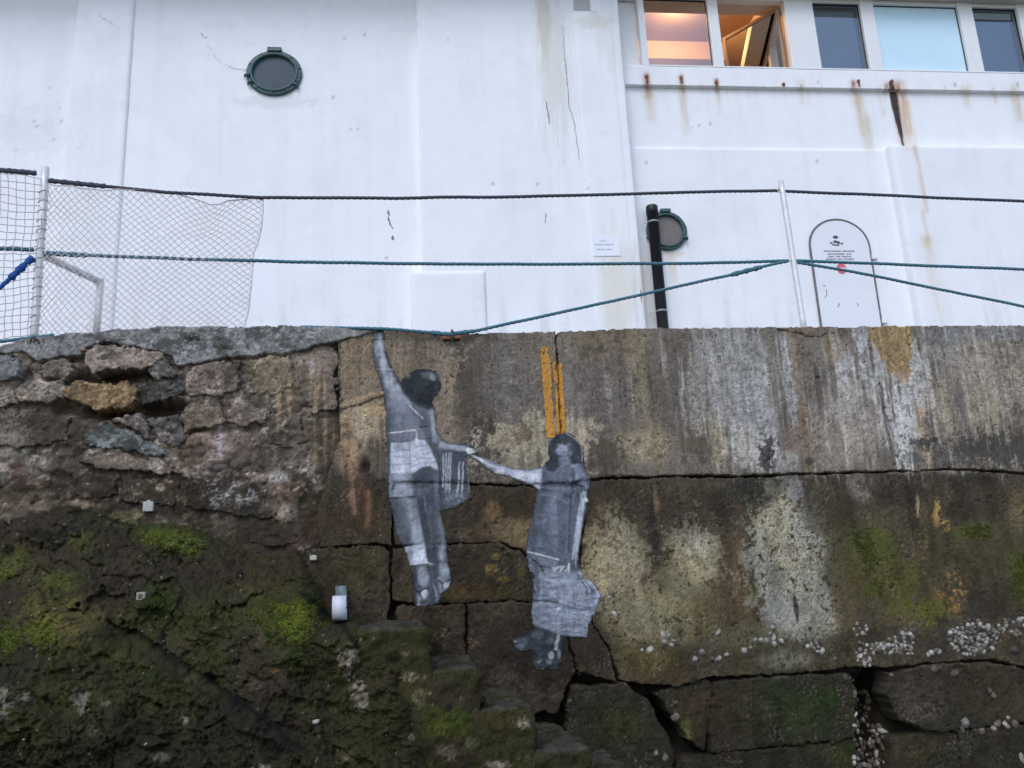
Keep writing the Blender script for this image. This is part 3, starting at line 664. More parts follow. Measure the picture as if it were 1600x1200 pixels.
def patch(name, pts, parent, proud=0.02, grow=0.0, edge=0.02, rough=0.004, lump=0.0, res=0.0085, tint=None, tint_op=0.0, wob=1.6, depth=0.10,
          tilt=(0, 0), facet=0.0, mat='masonry', painter=paint_wall, seed=0, y0=0.0, dents=()):
    """one stone, block or slab of the wall: an outline on the face with its own relief and broken edge"""
    W = on_y(np.array([p[0] for p in pts], float), np.array([p[1] for p in pts], float), y0)
    x0, x1, z0, z1 = W[:, 0].min() - .03, W[:, 0].max() + .03, W[:, 2].min() - .03, W[:, 2].max() + .03
    wp = W[:, [0, 2]]
    cx, cz = wp.mean(0)
    def height(X, Z):
        sd = poly_sd(X, Z, wp)
        n1 = fbm(X * 16, Z * 16, 3, 300 + seed); n2 = fbm(X * 50, Z * 50, 3, 340 + seed)
        sd = sd + grow + wob * 0.006 * n1 + wob * 0.0016 * n2
        t = np.clip(sd / edge, 0, 1)
        h = proud - (1 - t) ** 2 * min(edge, 0.04) * 0.8 + rough * n2 + lump * (fbm(X * 5, Z * 5, 3, 380 + seed) + facet * (0.5 - np.abs(fbm(X * 9, Z * 12, 2, 390 + seed)))) + tilt[0] * (X - cx) + tilt[1] * (Z - cz)
        for (du, dv, ru, rv, dd) in dents:
            Uu, Vv = image_px(np.stack([X, np.full_like(X, y0), Z], -1))
            h = h - dd * np.exp(-((Uu - du) / ru) ** 2 - ((Vv - dv) / rv) ** 2)
        h = np.where(sd < 0, h - depth, h)
        return h, sd
    X, Z = grid_xz(x0, x1, z0, z1, res)
    h, sd = height(X, Z)
    P0 = np.stack([X, np.full_like(X, y0), Z], -1)
    U, V = image_px(P0)
    q = quads(*X.shape, keep=(sd > 0))
    gz, gx = np.gradient(sd, res); gg = np.maximum(gx * gx + gz * gz, 0.2)
    off = np.where(sd < 0, np.maximum(sd, -2 * res), 0.0)                 # rim vertices snap to the broken edge
    vv = np.stack([(X - off * gx / gg).ravel(), (y0 - h).ravel(), (Z - off * gz / gg).ravel()], 1)
    vv, q, idx = compact(vv, q, np.arange(vv.shape[0]))
    p = painter(U.ravel()[idx], V.ravel()[idx], vv[:, 0], vv[:, 2])
    C = p.C
    vv[:, 1] -= p.H
    if tint is not None:
        g = np.clip(C.mean(1) / C.mean(), 0.45, 1.8)[:, None]
        C = C * (1 - tint_op) + tint_op * lin(tint) * g
    o = new_mesh(name, vv, q, M[mat], parent, C * ALB)
    SURF.append((x0, x1, z0, z1, lambda a, b: height(a, b)[0]))
    return o

sea_wall = empty('sea_wall', (0, 0, 0), 0, 'weathered concrete and stone sea wall carrying the two pasted figures', 'wall')
sea_wall['kind'] = 'thing'

# mortar core behind the pieces, running on past both sides of the picture
def build_core():
    fx = np.arange(-4.3, 5.9, 0.014)
    xs = np.concatenate([np.linspace(-14, -4.4, 50), fx, np.linspace(6.0, 16, 50)])
    zs = np.concatenate([np.linspace(-0.6, 0.0, 6)[:-1], np.arange(0.0, 3.75, 0.014)])
    X, Z = np.meshgrid(xs, zs)
    tp = on_y(np.array([t[0] for t in TOP], float), np.array([t[1] for t in TOP], float))
    ztop = np.interp(X, tp[:, 0], tp[:, 2]) - 0.012
    Z = np.minimum(Z, ztop)
    P0 = np.stack([X, np.zeros_like(X), Z], -1)
    U, V = image_px(P0)
    n = fbm(X * 3.2, Z * 4.5, 5, 501); n2 = fbm(X * 14, Z * 18, 4, 502)
    left = 1 - sstep(470, 560, U)
    wx_, wz_ = X + 0.03 * fbm(X * 6, Z * 6, 2, 510), Z + 0.03 * fbm(X * 6, Z * 6, 2, 511)
    f1, f2, cid = worley(wx_ * 6.5, wz_ * 11, 520)
    g1, g2, cid2 = worley(wx_ * 17, wz_ * 24, 530)
    cover = sstep(-0.15, 0.5, fbm(X * 2.6, Z * 3.2, 3, 540)) * left           # where the pointing has fallen out
    cell = sstep(0.02, 0.16, f2 - f1); cell2 = sstep(0.02, 0.2, g2 - g1)
    rub = cover * (-0.018 * (1 - cell) + 0.012 * cid) + (1 - cover) * left * (-0.006 * (1 - cell2) + 0.005 * cid2)
    h = rub - 0.035 + left * (0.030 + 0.013 * n + 0.009 * n2) + (1 - left) * (0.004 * n2) - (1 - left) * 0.02
    h = h - 0.13 * (1 - left) * sstep(1045, 1075, V + 0.02 * (U - 1300))
    out = (U < -70) | (U > 1760)
    h = np.where(out, 0.02 + 0.006 * n2, h)
    for du, dv, ru, rv, dd in ((165, 588, 70, 9, .16), (170, 640, 75, 12, .17), (262, 636, 40, 9, .15), (100, 560, 40, 5, .07), (1376, 1120, 15, 80, .40), (880, 1068, 26, 12, .34), (616, 945, 10, 14, .12),
                               (1048, 1140, 22, 40, .34), (330, 672, 50, 4, .05), (420, 560, 90, 3, .03), (88, 575, 10, 10, .06), (36, 590, 12, 9, .06), (45, 652, 30, 4, .05), (290, 655, 14, 18, .08)):
        h = h - dd * np.exp(-((U - du) / ru) ** 2 - ((V - dv) / rv) ** 2)
    vv = np.stack([X.ravel(), -h.ravel(), Z.ravel()], 1)
    p = paint_wall(U.ravel(), V.ravel(), X.ravel(), Z.ravel())
    vv[:, 1] -= p.H
    C = p.C
    tone = 1 + (0.20 * cid * cover + 0.16 * cid2 * (1 - cover)) * left
    C = C * tone.ravel()[:, None]
    hue = (cid * cover * left).ravel()[:, None]
    C = C * (1 + hue * np.array([0.05, 0.0, -0.04]))
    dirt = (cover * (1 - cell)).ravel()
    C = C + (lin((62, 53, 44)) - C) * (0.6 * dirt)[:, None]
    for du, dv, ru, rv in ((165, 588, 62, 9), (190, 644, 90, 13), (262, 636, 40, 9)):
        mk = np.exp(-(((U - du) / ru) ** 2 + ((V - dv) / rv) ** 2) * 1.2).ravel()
        C = C + (lin((48, 41, 34)) - C) * (0.9 * mk)[:, None]  # cavity shade between the stones, painted into the core colour as dark soil
    joint = (1 - left.ravel()) * (1 - out.ravel())
    C = C * (1 - joint[:, None]) + joint[:, None] * lin((27, 24, 20)) * np.clip(1 + 0.3 * p.nB, .4, 2)[:, None]  # dark mortar joints, colour darkened further to stand for shade in the gaps
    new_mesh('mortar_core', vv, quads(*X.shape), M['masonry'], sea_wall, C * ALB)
    # flat top and back of the wall
    mb = MB(); prev = None
    xs2 = np.linspace(-14, 16, 240)
    zz = np.interp(xs2, tp[:, 0], tp[:, 2]) - 0.012
    v = []; f = []
    for i, (a, z) in enumerate(zip(xs2, zz)):
        v += [(a, 0.03, z), (a, 0.50, z), (a, 0.50, -0.6)]
        if i: f += [(3 * i - 3, 3 * i, 3 * i + 1, 3 * i - 2), (3 * i - 2, 3 * i + 1, 3 * i + 2, 3 * i - 1)]
    new_mesh('wall_top', np.array(v), f, mat_plain('cement_top', tuple(lin((128, 126, 122))), 0.9, 0, 0.2, 12), sea_wall, None, False)
    SURF.append((-14, 16, -1, 5, None))
build_core()

patch('concrete_panel', [(529, 538), (560, 527), (600, 515), (720, 522), (866, 520), (871, 600), (874, 690), (884, 754), (800, 757), (700, 753), (613, 753), (611, 851), (590, 848), (500, 854), (496, 800), (512, 745), (532, 690)], sea_wall, 0.016, edge=0.005, rough=0.0022, lump=0.005, grow=0.006, wob=1.0, seed=1)
patch('concrete_panel', [(870, 520), (1000, 514.5), (1200, 513.5), (1600, 509.5), (1800, 508), (1800, 737), (1600, 738), (1560, 734), (1480, 731), (1430, 735), (1400, 734), (1300, 738), (1240, 738), (1210, 741), (1180, 742), (1090, 741), (1020, 744), (960, 744), (905, 749), (888, 756), (879, 690), (874, 600)], sea_wall, 0.024, edge=0.008, rough=0.0018, lump=0.003, grow=0.006, wob=1.2, seed=2)
patch('concrete_panel', [(616, 758), (700, 757.5), (800, 761), (900, 762), (912, 800), (902, 900), (926, 978), (952, 1022), (962, 1064), (905, 1050), (872, 945), (845, 886), (815, 858), (780, 846), (690, 849), (617, 852)], sea_wall, 0.010, edge=0.007, rough=0.003, lump=0.006, grow=0.006, wob=1.2, seed=3)
patch('concrete_panel', [(906, 754), (1020, 749.5), (1090, 747.5), (1180, 748.5), (1210, 746), (1300, 743.5), (1400, 739.5), (1480, 736), (1560, 740.5), (1600, 742.5), (1800, 742), (1800, 1032), (1600, 1040), (1550, 1028), (1450, 1034), (1400, 1040), (1330, 1040), (1250, 1050), (1105, 1056), (1060, 1070), (1000, 1066), (970, 1060), (957, 1018), (930, 975), (908, 900), (918, 800)], sea_wall, 0.010, edge=0.010, rough=0.003, lump=0.006, grow=0.012, wob=1.4, seed=4)

patch('cement_coping', [(-150, 547), (0, 542.5), (45, 530.5), (85, 524.5), (150, 518.5), (270, 511.5), (400, 510.5), (600, 513.5), (600, 518), (560, 527), (530, 536), (500, 541), (455, 552), (400, 557), (350, 562), (300, 570), (276, 577), (268, 556), (215, 544), (165, 537), (138, 545), (130, 558), (90, 560), (60, 566), (40, 549), (0, 556), (-150, 566)], sea_wall, 0.034, edge=0.012, rough=0.0016, lump=0.005, tint=(122, 123, 126), tint_op=0.9, wob=1.4, seed=5)

STONES = [
    ([(132, 546), (165, 539), (215, 546), (258, 552), (250, 572), (228, 583), (190, 580), (150, 585), (133, 570)], .075, (144, 126, 113), .75),
    ([(104, 603), (150, 598), (206, 598), (216, 615), (214, 630), (190, 640), (152, 645), (128, 633), (103, 622)], .045, (133, 108, 74), .85),
    ([(211, 601), (245, 594), (292, 586), (297, 612), (250, 625), (222, 632)], .015, (66, 66, 64), .9),
    ([(292, 580), (325, 566), (376, 563), (379, 600), (370, 614), (320, 621), (297, 624), (286, 605)], .060, (142, 122, 108), .7),
    ([(283, 640), (300, 628), (346, 625), (352, 660), (312, 671), (290, 676), (277, 656)], .055, (122, 104, 80), .75),
    ([(28, 604), (60, 594), (100, 596), (106, 605), (101, 624), (84, 630), (35, 630)], .050, (150, 134, 120), .7),
    ([(-60, 552), (0, 552), (28, 556), (36, 562), (32, 590), (0, 598), (-60, 600)], .055, (104, 112, 124), .7),
    ([(60, 572), (84, 563), (112, 562), (114, 580), (104, 594), (70, 592)], .045, (116, 106, 94), .6),
    ([(130, 683), (162, 664), (200, 669), (236, 688), (272, 716), (248, 712), (200, 705), (126, 697)], .035, (104, 112, 114), .85),
    ([(164, 662), (186, 648), (220, 650), (233, 668), (230, 684), (200, 667)], .05, (120, 106, 100), .7),
    ([(224, 653), (280, 650), (290, 680), (280, 700), (244, 692), (236, 670)], .02, (84, 86, 88), .75),
    ([(128, 702), (200, 708), (254, 722), (288, 742), (250, 742), (208, 736), (150, 732), (124, 722)], .05, (138, 120, 104), .6),
    ([(354, 627), (378, 618), (420, 640), (414, 662), (380, 668), (357, 662)], .04, (138, 116, 106), .6),
    ([(382, 565), (420, 558), (455, 556), (460, 608), (425, 618), (384, 612)], .04, (138, 120, 92), .55),
    ([(459, 555), (500, 542), (526, 540), (527, 600), (526, 640), (490, 645), (463, 612)], .035, (122, 108, 94), .35),
    ([(-60, 642), (20, 640), (62, 646), (112, 652), (110, 690), (40, 698), (-60, 700)], .03, (86, 77, 62), .5),
    ([(-60, 604), (0, 602), (24, 610), (32, 634), (0, 638), (-60, 638)], .035, (122, 114, 106), .5),
    ([(298, 748), (350, 764), (398, 786), (438, 812), (380, 806), (330, 800), (286, 792), (288, 756)], .03, (62, 62, 57), .45),
    ([(386, 818), (440, 824), (468, 848), (440, 856), (400, 852), (382, 836)], .03, (72, 63, 54), .5),
    ([(420, 645), (470, 650), (480, 690), (440, 702), (418, 690)], .03, (96, 84, 70), .4),
    ([(232, 578), (246, 566), (262, 562), (276, 580), (272, 592), (240, 594)], .055, (126, 124, 122), .8),
    ([(118, 735), (150, 737), (185, 742), (182, 775), (140, 780), (112, 770)], .03, (72, 60, 50), .4),
    ([(190, 745), (250, 750), (280, 758), (276, 786), (236, 792), (188, 780)], .028, (66, 56, 45), .4),
]
for k, (pts, pr, tint, op) in enumerate(STONES):
    g_ = sum(tint) / 3.0
    tint = tuple(g_ + (c - g_) * (0.85 if k in (1, 8) else 0.6) - (0 if k < 3 else 6) for c in tint)
    if k in (3, 4, 12, 13, 14, 17, 18, 19, 21, 22): pr = pr * 0.55; op = op * 0.7
    patch('stone', pts, sea_wall, pr - .012, edge=0.013, rough=0.004, lump=0.008, facet=1.2, tint=tint, tint_op=op, seed=20 + k * 3, wob=3.2, depth=0.16, tilt=(rng.uniform(-.05, .05), rng.uniform(-.12, .06)))
BLOCKS = [
    ([(482, 862), (590, 855), (606, 863), (608, 940), (600, 985), (500, 990), (490, 930)], .02),
    ([(615, 859), (690, 854), (780, 851), (811, 863), (838, 888), (864, 940), (790, 935), (700, 939), (660, 942), (616, 935)], .012),
    ([(622, 950), (724, 947), (725, 1045), (622, 1045)], .008),
    ([(733, 946), (800, 941), (868, 947), (897, 1047), (886, 1066), (870, 1110), (735, 1110)], .010),
    ([(896, 1076), (976, 1072), (1010, 1096), (1044, 1158), (1050, 1190), (1050, 1260), (890, 1260), (888, 1110)], .02),
    ([(1026, 1084), (1060, 1077), (1108, 1064), (1114, 1072), (1108, 1120), (1100, 1172), (1076, 1150), (1050, 1115)], -.01),
    ([(1118, 1068), (1250, 1058), (1322, 1055), (1333, 1075), (1331, 1150), (1250, 1160), (1112, 1172), (1110, 1120)], .03),
    ([(1386, 1054), (1450, 1042), (1540, 1037), (1600, 1049), (1760, 1050), (1760, 1122), (1600, 1124), (1560, 1130), (1484, 1138), (1448, 1138), (1404, 1120), (1384, 1085)], .03),
    ([(1394, 1156), (1450, 1146), (1492, 1150), (1500, 1200), (1510, 1260), (1392, 1260)], .0),
    ([(1498, 1146), (1560, 1136), (1760, 1130), (1760, 1260), (1520, 1260), (1506, 1200)], .02),
    ([(1060, 1192), (1112, 1180), (1250, 1168), (1333, 1158), (1335, 1260), (1050, 1260)], .015),
]
for k, (pts, pr) in enumerate(BLOCKS):
    patch('stone_block', pts, sea_wall, pr, edge=0.014, rough=0.004, lump=0.009, facet=0.6, grow=0.018, seed=120 + k * 3, wob=1.8, depth=0.18)

def wall_height(X, Z):
    H = np.full(X.shape, -0.05)
    for x0, x1, z0, z1, fn in SURF:
        if fn is None: continue
        m = (X > x0) & (X < x1) & (Z > z0) & (Z < z1)
        if m.any(): H[m] = np.maximum(H[m], fn(X[m], Z[m]))
    return H

def boxblur(A, k):
    for ax in (0, 1):
        c = np.cumsum(np.pad(A, [(k + 1, k) if a == ax else (0, 0) for a in (0, 1)], mode='edge'), axis=ax)
        n = A.shape[ax]
        A = (np.take(c, np.arange(2 * k + 1, 2 * k + 1 + n), ax) - np.take(c, np.arange(0, n), ax)) / (2 * k + 1)
    return A

# yellow paint stripes either side of the vertical joint
def stripe(pts, seed):
    W = on_y(np.array([p[0] for p in pts], float), np.array([p[1] for p in pts], float), -0.03)
    X, Z = grid_xz(W[:, 0].min() - .02, W[:, 0].max() + .02, W[:, 2].min() - .02, W[:, 2].max() + .02, 0.006)
    sd = poly_sd(X, Z, W[:, [0, 2]]) + 0.004 * fbm(X * 40, Z * 20, 3, seed)
    ztop = W[:, 2].max()
    wear = fbm(X * 60, Z * 45, 3, seed + 5)
    keep = (sd > -0.002) & (wear < 1.5 - 1.3 * np.exp(-(ztop - Z) / 0.10))
    h = wall_height(X, Z) + 0.006
    q = quads(*X.shape); q = q[keep.ravel()[q].all(1)]
    vv = np.stack([X.ravel(), -h.ravel(), Z.ravel()], 1)
    c = lin((186, 136, 62)) * np.clip(1 + 0.18 * wear + 0.1 * fbm(X * 10, Z * 4, 2, seed + 9), .4, 1.4).ravel()[:, None]
    c = c * (1 - 0.55 * sstep(0.55, 0.95, wear).ravel()[:, None])
    vv, q, idx = compact(vv, q, np.arange(len(vv)))
    new_mesh('painted_stripe', vv, q, M['yellow'], sea_wall, c[idx] * ALB)
stripe([(845, 541), (857, 539), (861, 580), (865.5, 640), (869, 678), (868, 682), (854, 685), (850, 620), (846, 570)], 700)
stripe([(863, 560), (877, 561), (881, 600), (883, 640), (885, 676), (871.5, 678), (868, 630), (865, 580)], 720)
# ------------------------------------------------------------------ rock shelf and stairs at the foot of the wall
def build_rock():
    us = np.concatenate([np.arange(-700, -120, 12), np.arange(-120, 760, 1.9)])
    vs = np.concatenate([np.arange(770, 1250, 1.9), np.arange(1250, 1420, 8)])
    U, V = np.meshgrid(us, vs)
    top = np.interp(U, [-700, 0, 60, 130, 200, 300, 400, 470, 505, 540, 560, 575, 770], [815, 802, 786, 780, 800, 814, 852, 868, 912, 930, 958, 972, 1000])
    L = np.interp(U, [-700, 0, 300, 470, 560], [300, 290, 250, 150, 40])
    nx, nz = U / 205.0, V / 205.0
    t = np.clip((V - top) / L, 0, 1.0)
    o = -0.08 + 1.08 * (1 - (1 - t) ** 1.35)
    o = np.where(V < top, -0.10 - 0.02 * (top - V) / 10, o)
    o += 0.0016 * np.clip(V - 1020, 0, 400)
    dl = (V - np.interp(U, [-700, 60, 180, 330, 520, 700], [900, 920, 980, 1062, 1185, 1330]))
    o += 0.20 * sstep(-4, 34, dl) + 0.0012 * np.clip(dl, 0, 200)
    o += 0.11 * np.exp(-((U - 460) / 60) ** 2 - ((V - 985) / 60) ** 2) + 0.10 * np.exp(-((U - 90) / 70) ** 2 - ((V - 985) / 50) ** 2) + 0.07 * np.exp(-((U - 265) / 60) ** 2 - ((V - 845) / 22) ** 2)
    o -= 0.62 * np.exp(-((U - 527) / 30) ** 2 - ((V - 955) / 27) ** 2) + 0.07 * np.exp(-((U - 60) / 80) ** 2 - ((V - 865) / 16) ** 2)
    o += 0.050 * fbm(nx * 2.6, nz * 3.4, 4, 801) + 0.018 * fbm(nx * 9, nz * 13, 4, 802) * sstep(0, 0.3, t) + 0.012 * fbm(nx * 30, nz * 30, 3, 803)
    ax_, az_ = nx * 0.86 + nz * 0.5, -nx * 0.5 + nz * 0.86                     # bedding dips to the right
    wa, wz = ax_ + 0.08 * fbm(nx * 4, nz * 4, 3, 811), az_ + 0.08 * fbm(nx * 4, nz * 4, 3, 812)
    f1, f2, cid = worley(wa * 2.4, wz * 5.5, 820); g1, g2, cid2 = worley(wa * 7, wz * 13, 830)
    rk = sstep(0.0, 0.25, t)
    o += rk * (0.045 * cid - 0.014 * (1 - sstep(0.0, 0.06, f2 - f1)) + 0.014 * cid2 - 0.006 * (1 - sstep(0.0, 0.10, g2 - g1)) * sstep(-.2, .4, fbm(nx * 3, nz * 3, 2, 840)))
    o -= 0.45 * sstep(600, 720, U)
    B = on_y(U, V, -np.maximum(o, -0.2))
    p = paint_rock(U.ravel(), V.ravel(), B[..., 0].ravel(), B[..., 2].ravel())
    B[..., 1] -= p.H.reshape(U.shape)
    edge = np.interp(U, [570, 576, 668, 674, 760], [-1e4, 992, 992, 1070, 1090])
    q = quads(*U.shape, keep=(V > edge))
    vv, q, idx = compact(B.reshape(-1, 3), q, np.arange(U.size))
    ob = new_mesh('rock_shelf', vv, q[:, ::-1], M['moss_rock'], None, p.C[idx] * ALB)
    return set_props(ob, 'dark mossy rock shelf bulging from the foot of the wall, left of the steps', 'rock', kind='thing')
rock = build_rock()

def rough_box(lo, hi, r, res, amp, seed):
    lo, hi = np.array(lo, float), np.array(hi, float)
    Vs, Fs, base = [], [], 0
    for ax in range(3):
        a, b = [k for k in range(3) if k != ax]
        na, nb = max(2, int((hi[a] - lo[a]) / res) + 1), max(2, int((hi[b] - lo[b]) / res) + 1)
        A, B = np.meshgrid(np.linspace(lo[a], hi[a], na), np.linspace(lo[b], hi[b], nb))
        for s in (0, 1):
            P = np.empty(A.shape + (3,)); P[..., a] = A; P[..., b] = B; P[..., ax] = (lo, hi)[s][ax]
            q = quads(nb, na)
            flip = (s == 1) == (ax == 1)
            Vs.append(P.reshape(-1, 3)); Fs.append((q[:, ::-1] if flip else q) + base); base += A.size
    P = np.concatenate(Vs); Fc = np.concatenate(Fs)
    inner = np.clip(P, lo + r, hi - r); d = P - inner
    ln = np.linalg.norm(d, axis=1)[:, None]; N = d / np.maximum(ln, 1e-9)
    P = inner + N * r
    P = P + N * (amp * fbm3(P * 7, 3, seed) + amp * 0.5 * fbm3(P * 28, 3, seed + 5))[:, None]
    return P, Fc, N

stairs = empty('stone_stairs', (1.2, -0.5, 0), 0, 'worn stone steps descending to the right along the wall foot', 'stairs')
stairs['kind'] = 'thing'
STEPS = [(556, 672, 979), (640, 752, 1042), (725, 834, 1103), (808, 924, 1167), (896, 1012, 1218), (985, 1105, 1262)]
for k, (ua, ub, v) in enumerate(STEPS):
    a = on_y(float(ua), float(v), -1.0); b = on_y(float(ub), float(v), -1.0)
    zt = b[2]
    lo = (a[0], -1.0, max(-0.3, -0.2)); hi = (b[0], 0.12, zt)
    P, Fc, N = rough_box(lo, hi, 0.042, 0.013, 0.020, 900 + k)
    U, V = image_px(P)
    p = paint_rock(U, V, P[:, 0], P[:, 2] + P[:, 1] * 0.7)
    C = p.C
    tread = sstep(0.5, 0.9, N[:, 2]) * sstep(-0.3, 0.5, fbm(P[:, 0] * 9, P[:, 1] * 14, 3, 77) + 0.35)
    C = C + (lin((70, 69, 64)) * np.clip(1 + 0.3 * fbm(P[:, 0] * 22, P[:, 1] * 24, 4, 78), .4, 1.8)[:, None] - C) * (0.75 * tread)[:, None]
    o = new_mesh('step', P - np.array([1.2, -0.5, 0]), Fc, M['moss_rock'], stairs, C * ALB)

# ------------------------------------------------------------------ pasted paper figures
def paste_up(sil, painter, seed, name, label):
    u = np.array([p[0] for p in sil], float); v = np.array([p[1] for p in sil], float)
    W = on_y(u, v, -0.02)
    X, Z = grid_xz(W[:, 0].min() - .02, W[:, 0].max() + .02, W[:, 2].min() - .02, W[:, 2].max() + .02, 0.0052)
    P0 = np.stack([X, np.full_like(X, -0.02), Z], -1)
    U, V = image_px(P0)
    sd = poly_sd(U, V, sil) + 0.5 * fbm(X * 60, Z * 60, 2, seed)
    H = wall_height(X, Z)
    Hs = boxblur(np.maximum(boxblur(H, 6), H - 0.01), 2)
    h = np.maximum(Hs, H) * 0.35 + np.maximum(Hs, boxblur(H, 3)) * 0.65 + 0.005
    h = h + 0.0016 * fbm(X * 30, Z * 22, 3, seed + 3) + 0.002 * fbm(X * 7, Z * 9, 2, seed + 4)
    h = np.maximum(h, boxblur(H, 1) + 0.003)
    p = painter(U.ravel(), V.ravel(), X.ravel(), Z.ravel())
    p.C = 0.65 * p.C + 0.35 * np.stack([boxblur(p.C[:, k_].reshape(X.shape), 1).ravel() for k_ in range(3)], 1)
    tear = fbm(X * 26, Z * 26, 3, seed + 8)
    keep = (sd > 0) & ~((sd < 2.4) & (tear > 0.7))
    q = quads(*X.shape); q = q[keep.ravel()[q].all(1)]
    vv = np.stack([X.ravel(), -h.ravel(), Z.ravel()], 1)
    vv, q, idx = compact(vv, q, np.arange(len(vv)))
    Cc = p.C[idx]
    sdi = sd.ravel()[idx]
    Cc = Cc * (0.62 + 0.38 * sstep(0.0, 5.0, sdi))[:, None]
    xx, zz = vv[:, 0], vv[:, 2]
    gr = 0.07 * fbm(xx * 24, zz * 24, 4, 23) + 0.07 * fbm(xx * 62, zz * 62, 2, 37) + 0.06 * fbm(xx * 7, zz * 7, 3, 11)
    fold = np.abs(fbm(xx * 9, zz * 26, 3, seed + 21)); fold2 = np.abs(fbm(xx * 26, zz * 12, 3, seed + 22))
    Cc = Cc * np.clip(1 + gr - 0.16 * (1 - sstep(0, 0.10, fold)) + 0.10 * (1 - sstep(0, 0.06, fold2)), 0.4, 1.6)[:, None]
    lum = Cc.mean(1, keepdims=True)
    Cc = Cc * (np.maximum(lum, .004) / 0.20) ** 0.45
    bare = sstep(0.9, 1.25, fbm(xx * 40, zz * 40, 3, seed + 31) + 0.35 * fbm(xx * 4, zz * 4, 2, seed + 32))
    Cc = Cc + (lin((92, 84, 74)) - Cc) * (0.35 * bare)[:, None]
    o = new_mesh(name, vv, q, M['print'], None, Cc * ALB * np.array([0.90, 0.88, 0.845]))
    return set_props(o, label, 'poster', 'paper figures pasted on the wall')

SIL1 = [(582, 516), (598, 516), (601, 520), (602, 536), (605, 550), (610, 568), (620, 586), (625, 597), (629, 591), (640, 582), (650, 577), (668, 575), (680, 579), (688, 589), (690, 602), (687, 616), (679, 621), (676, 628), (680, 640), (683, 656), (685, 672), (690, 684), (700, 691), (716, 693), (730, 694), (738, 696), (744, 702), (749, 708), (741, 711), (733, 711), (729, 716), (731, 728), (734, 756), (736, 776), (727, 786), (712, 793), (688, 799), (692, 815), (697, 830), (699, 852), (700, 878), (704, 891), (706, 908), (701, 921), (690, 928), (686, 943), (662, 948), (649, 949), (646, 938), (646, 917), (643, 895), (639, 882), (631, 860), (625, 850), (618, 830), (613, 804), (607, 778), (606, 758), (603, 741), (603, 717), (605, 690), (603, 676), (601, 644), (599, 620), (595, 604), (590, 586), (585, 574), (582, 558), (581, 540), (581, 520)]
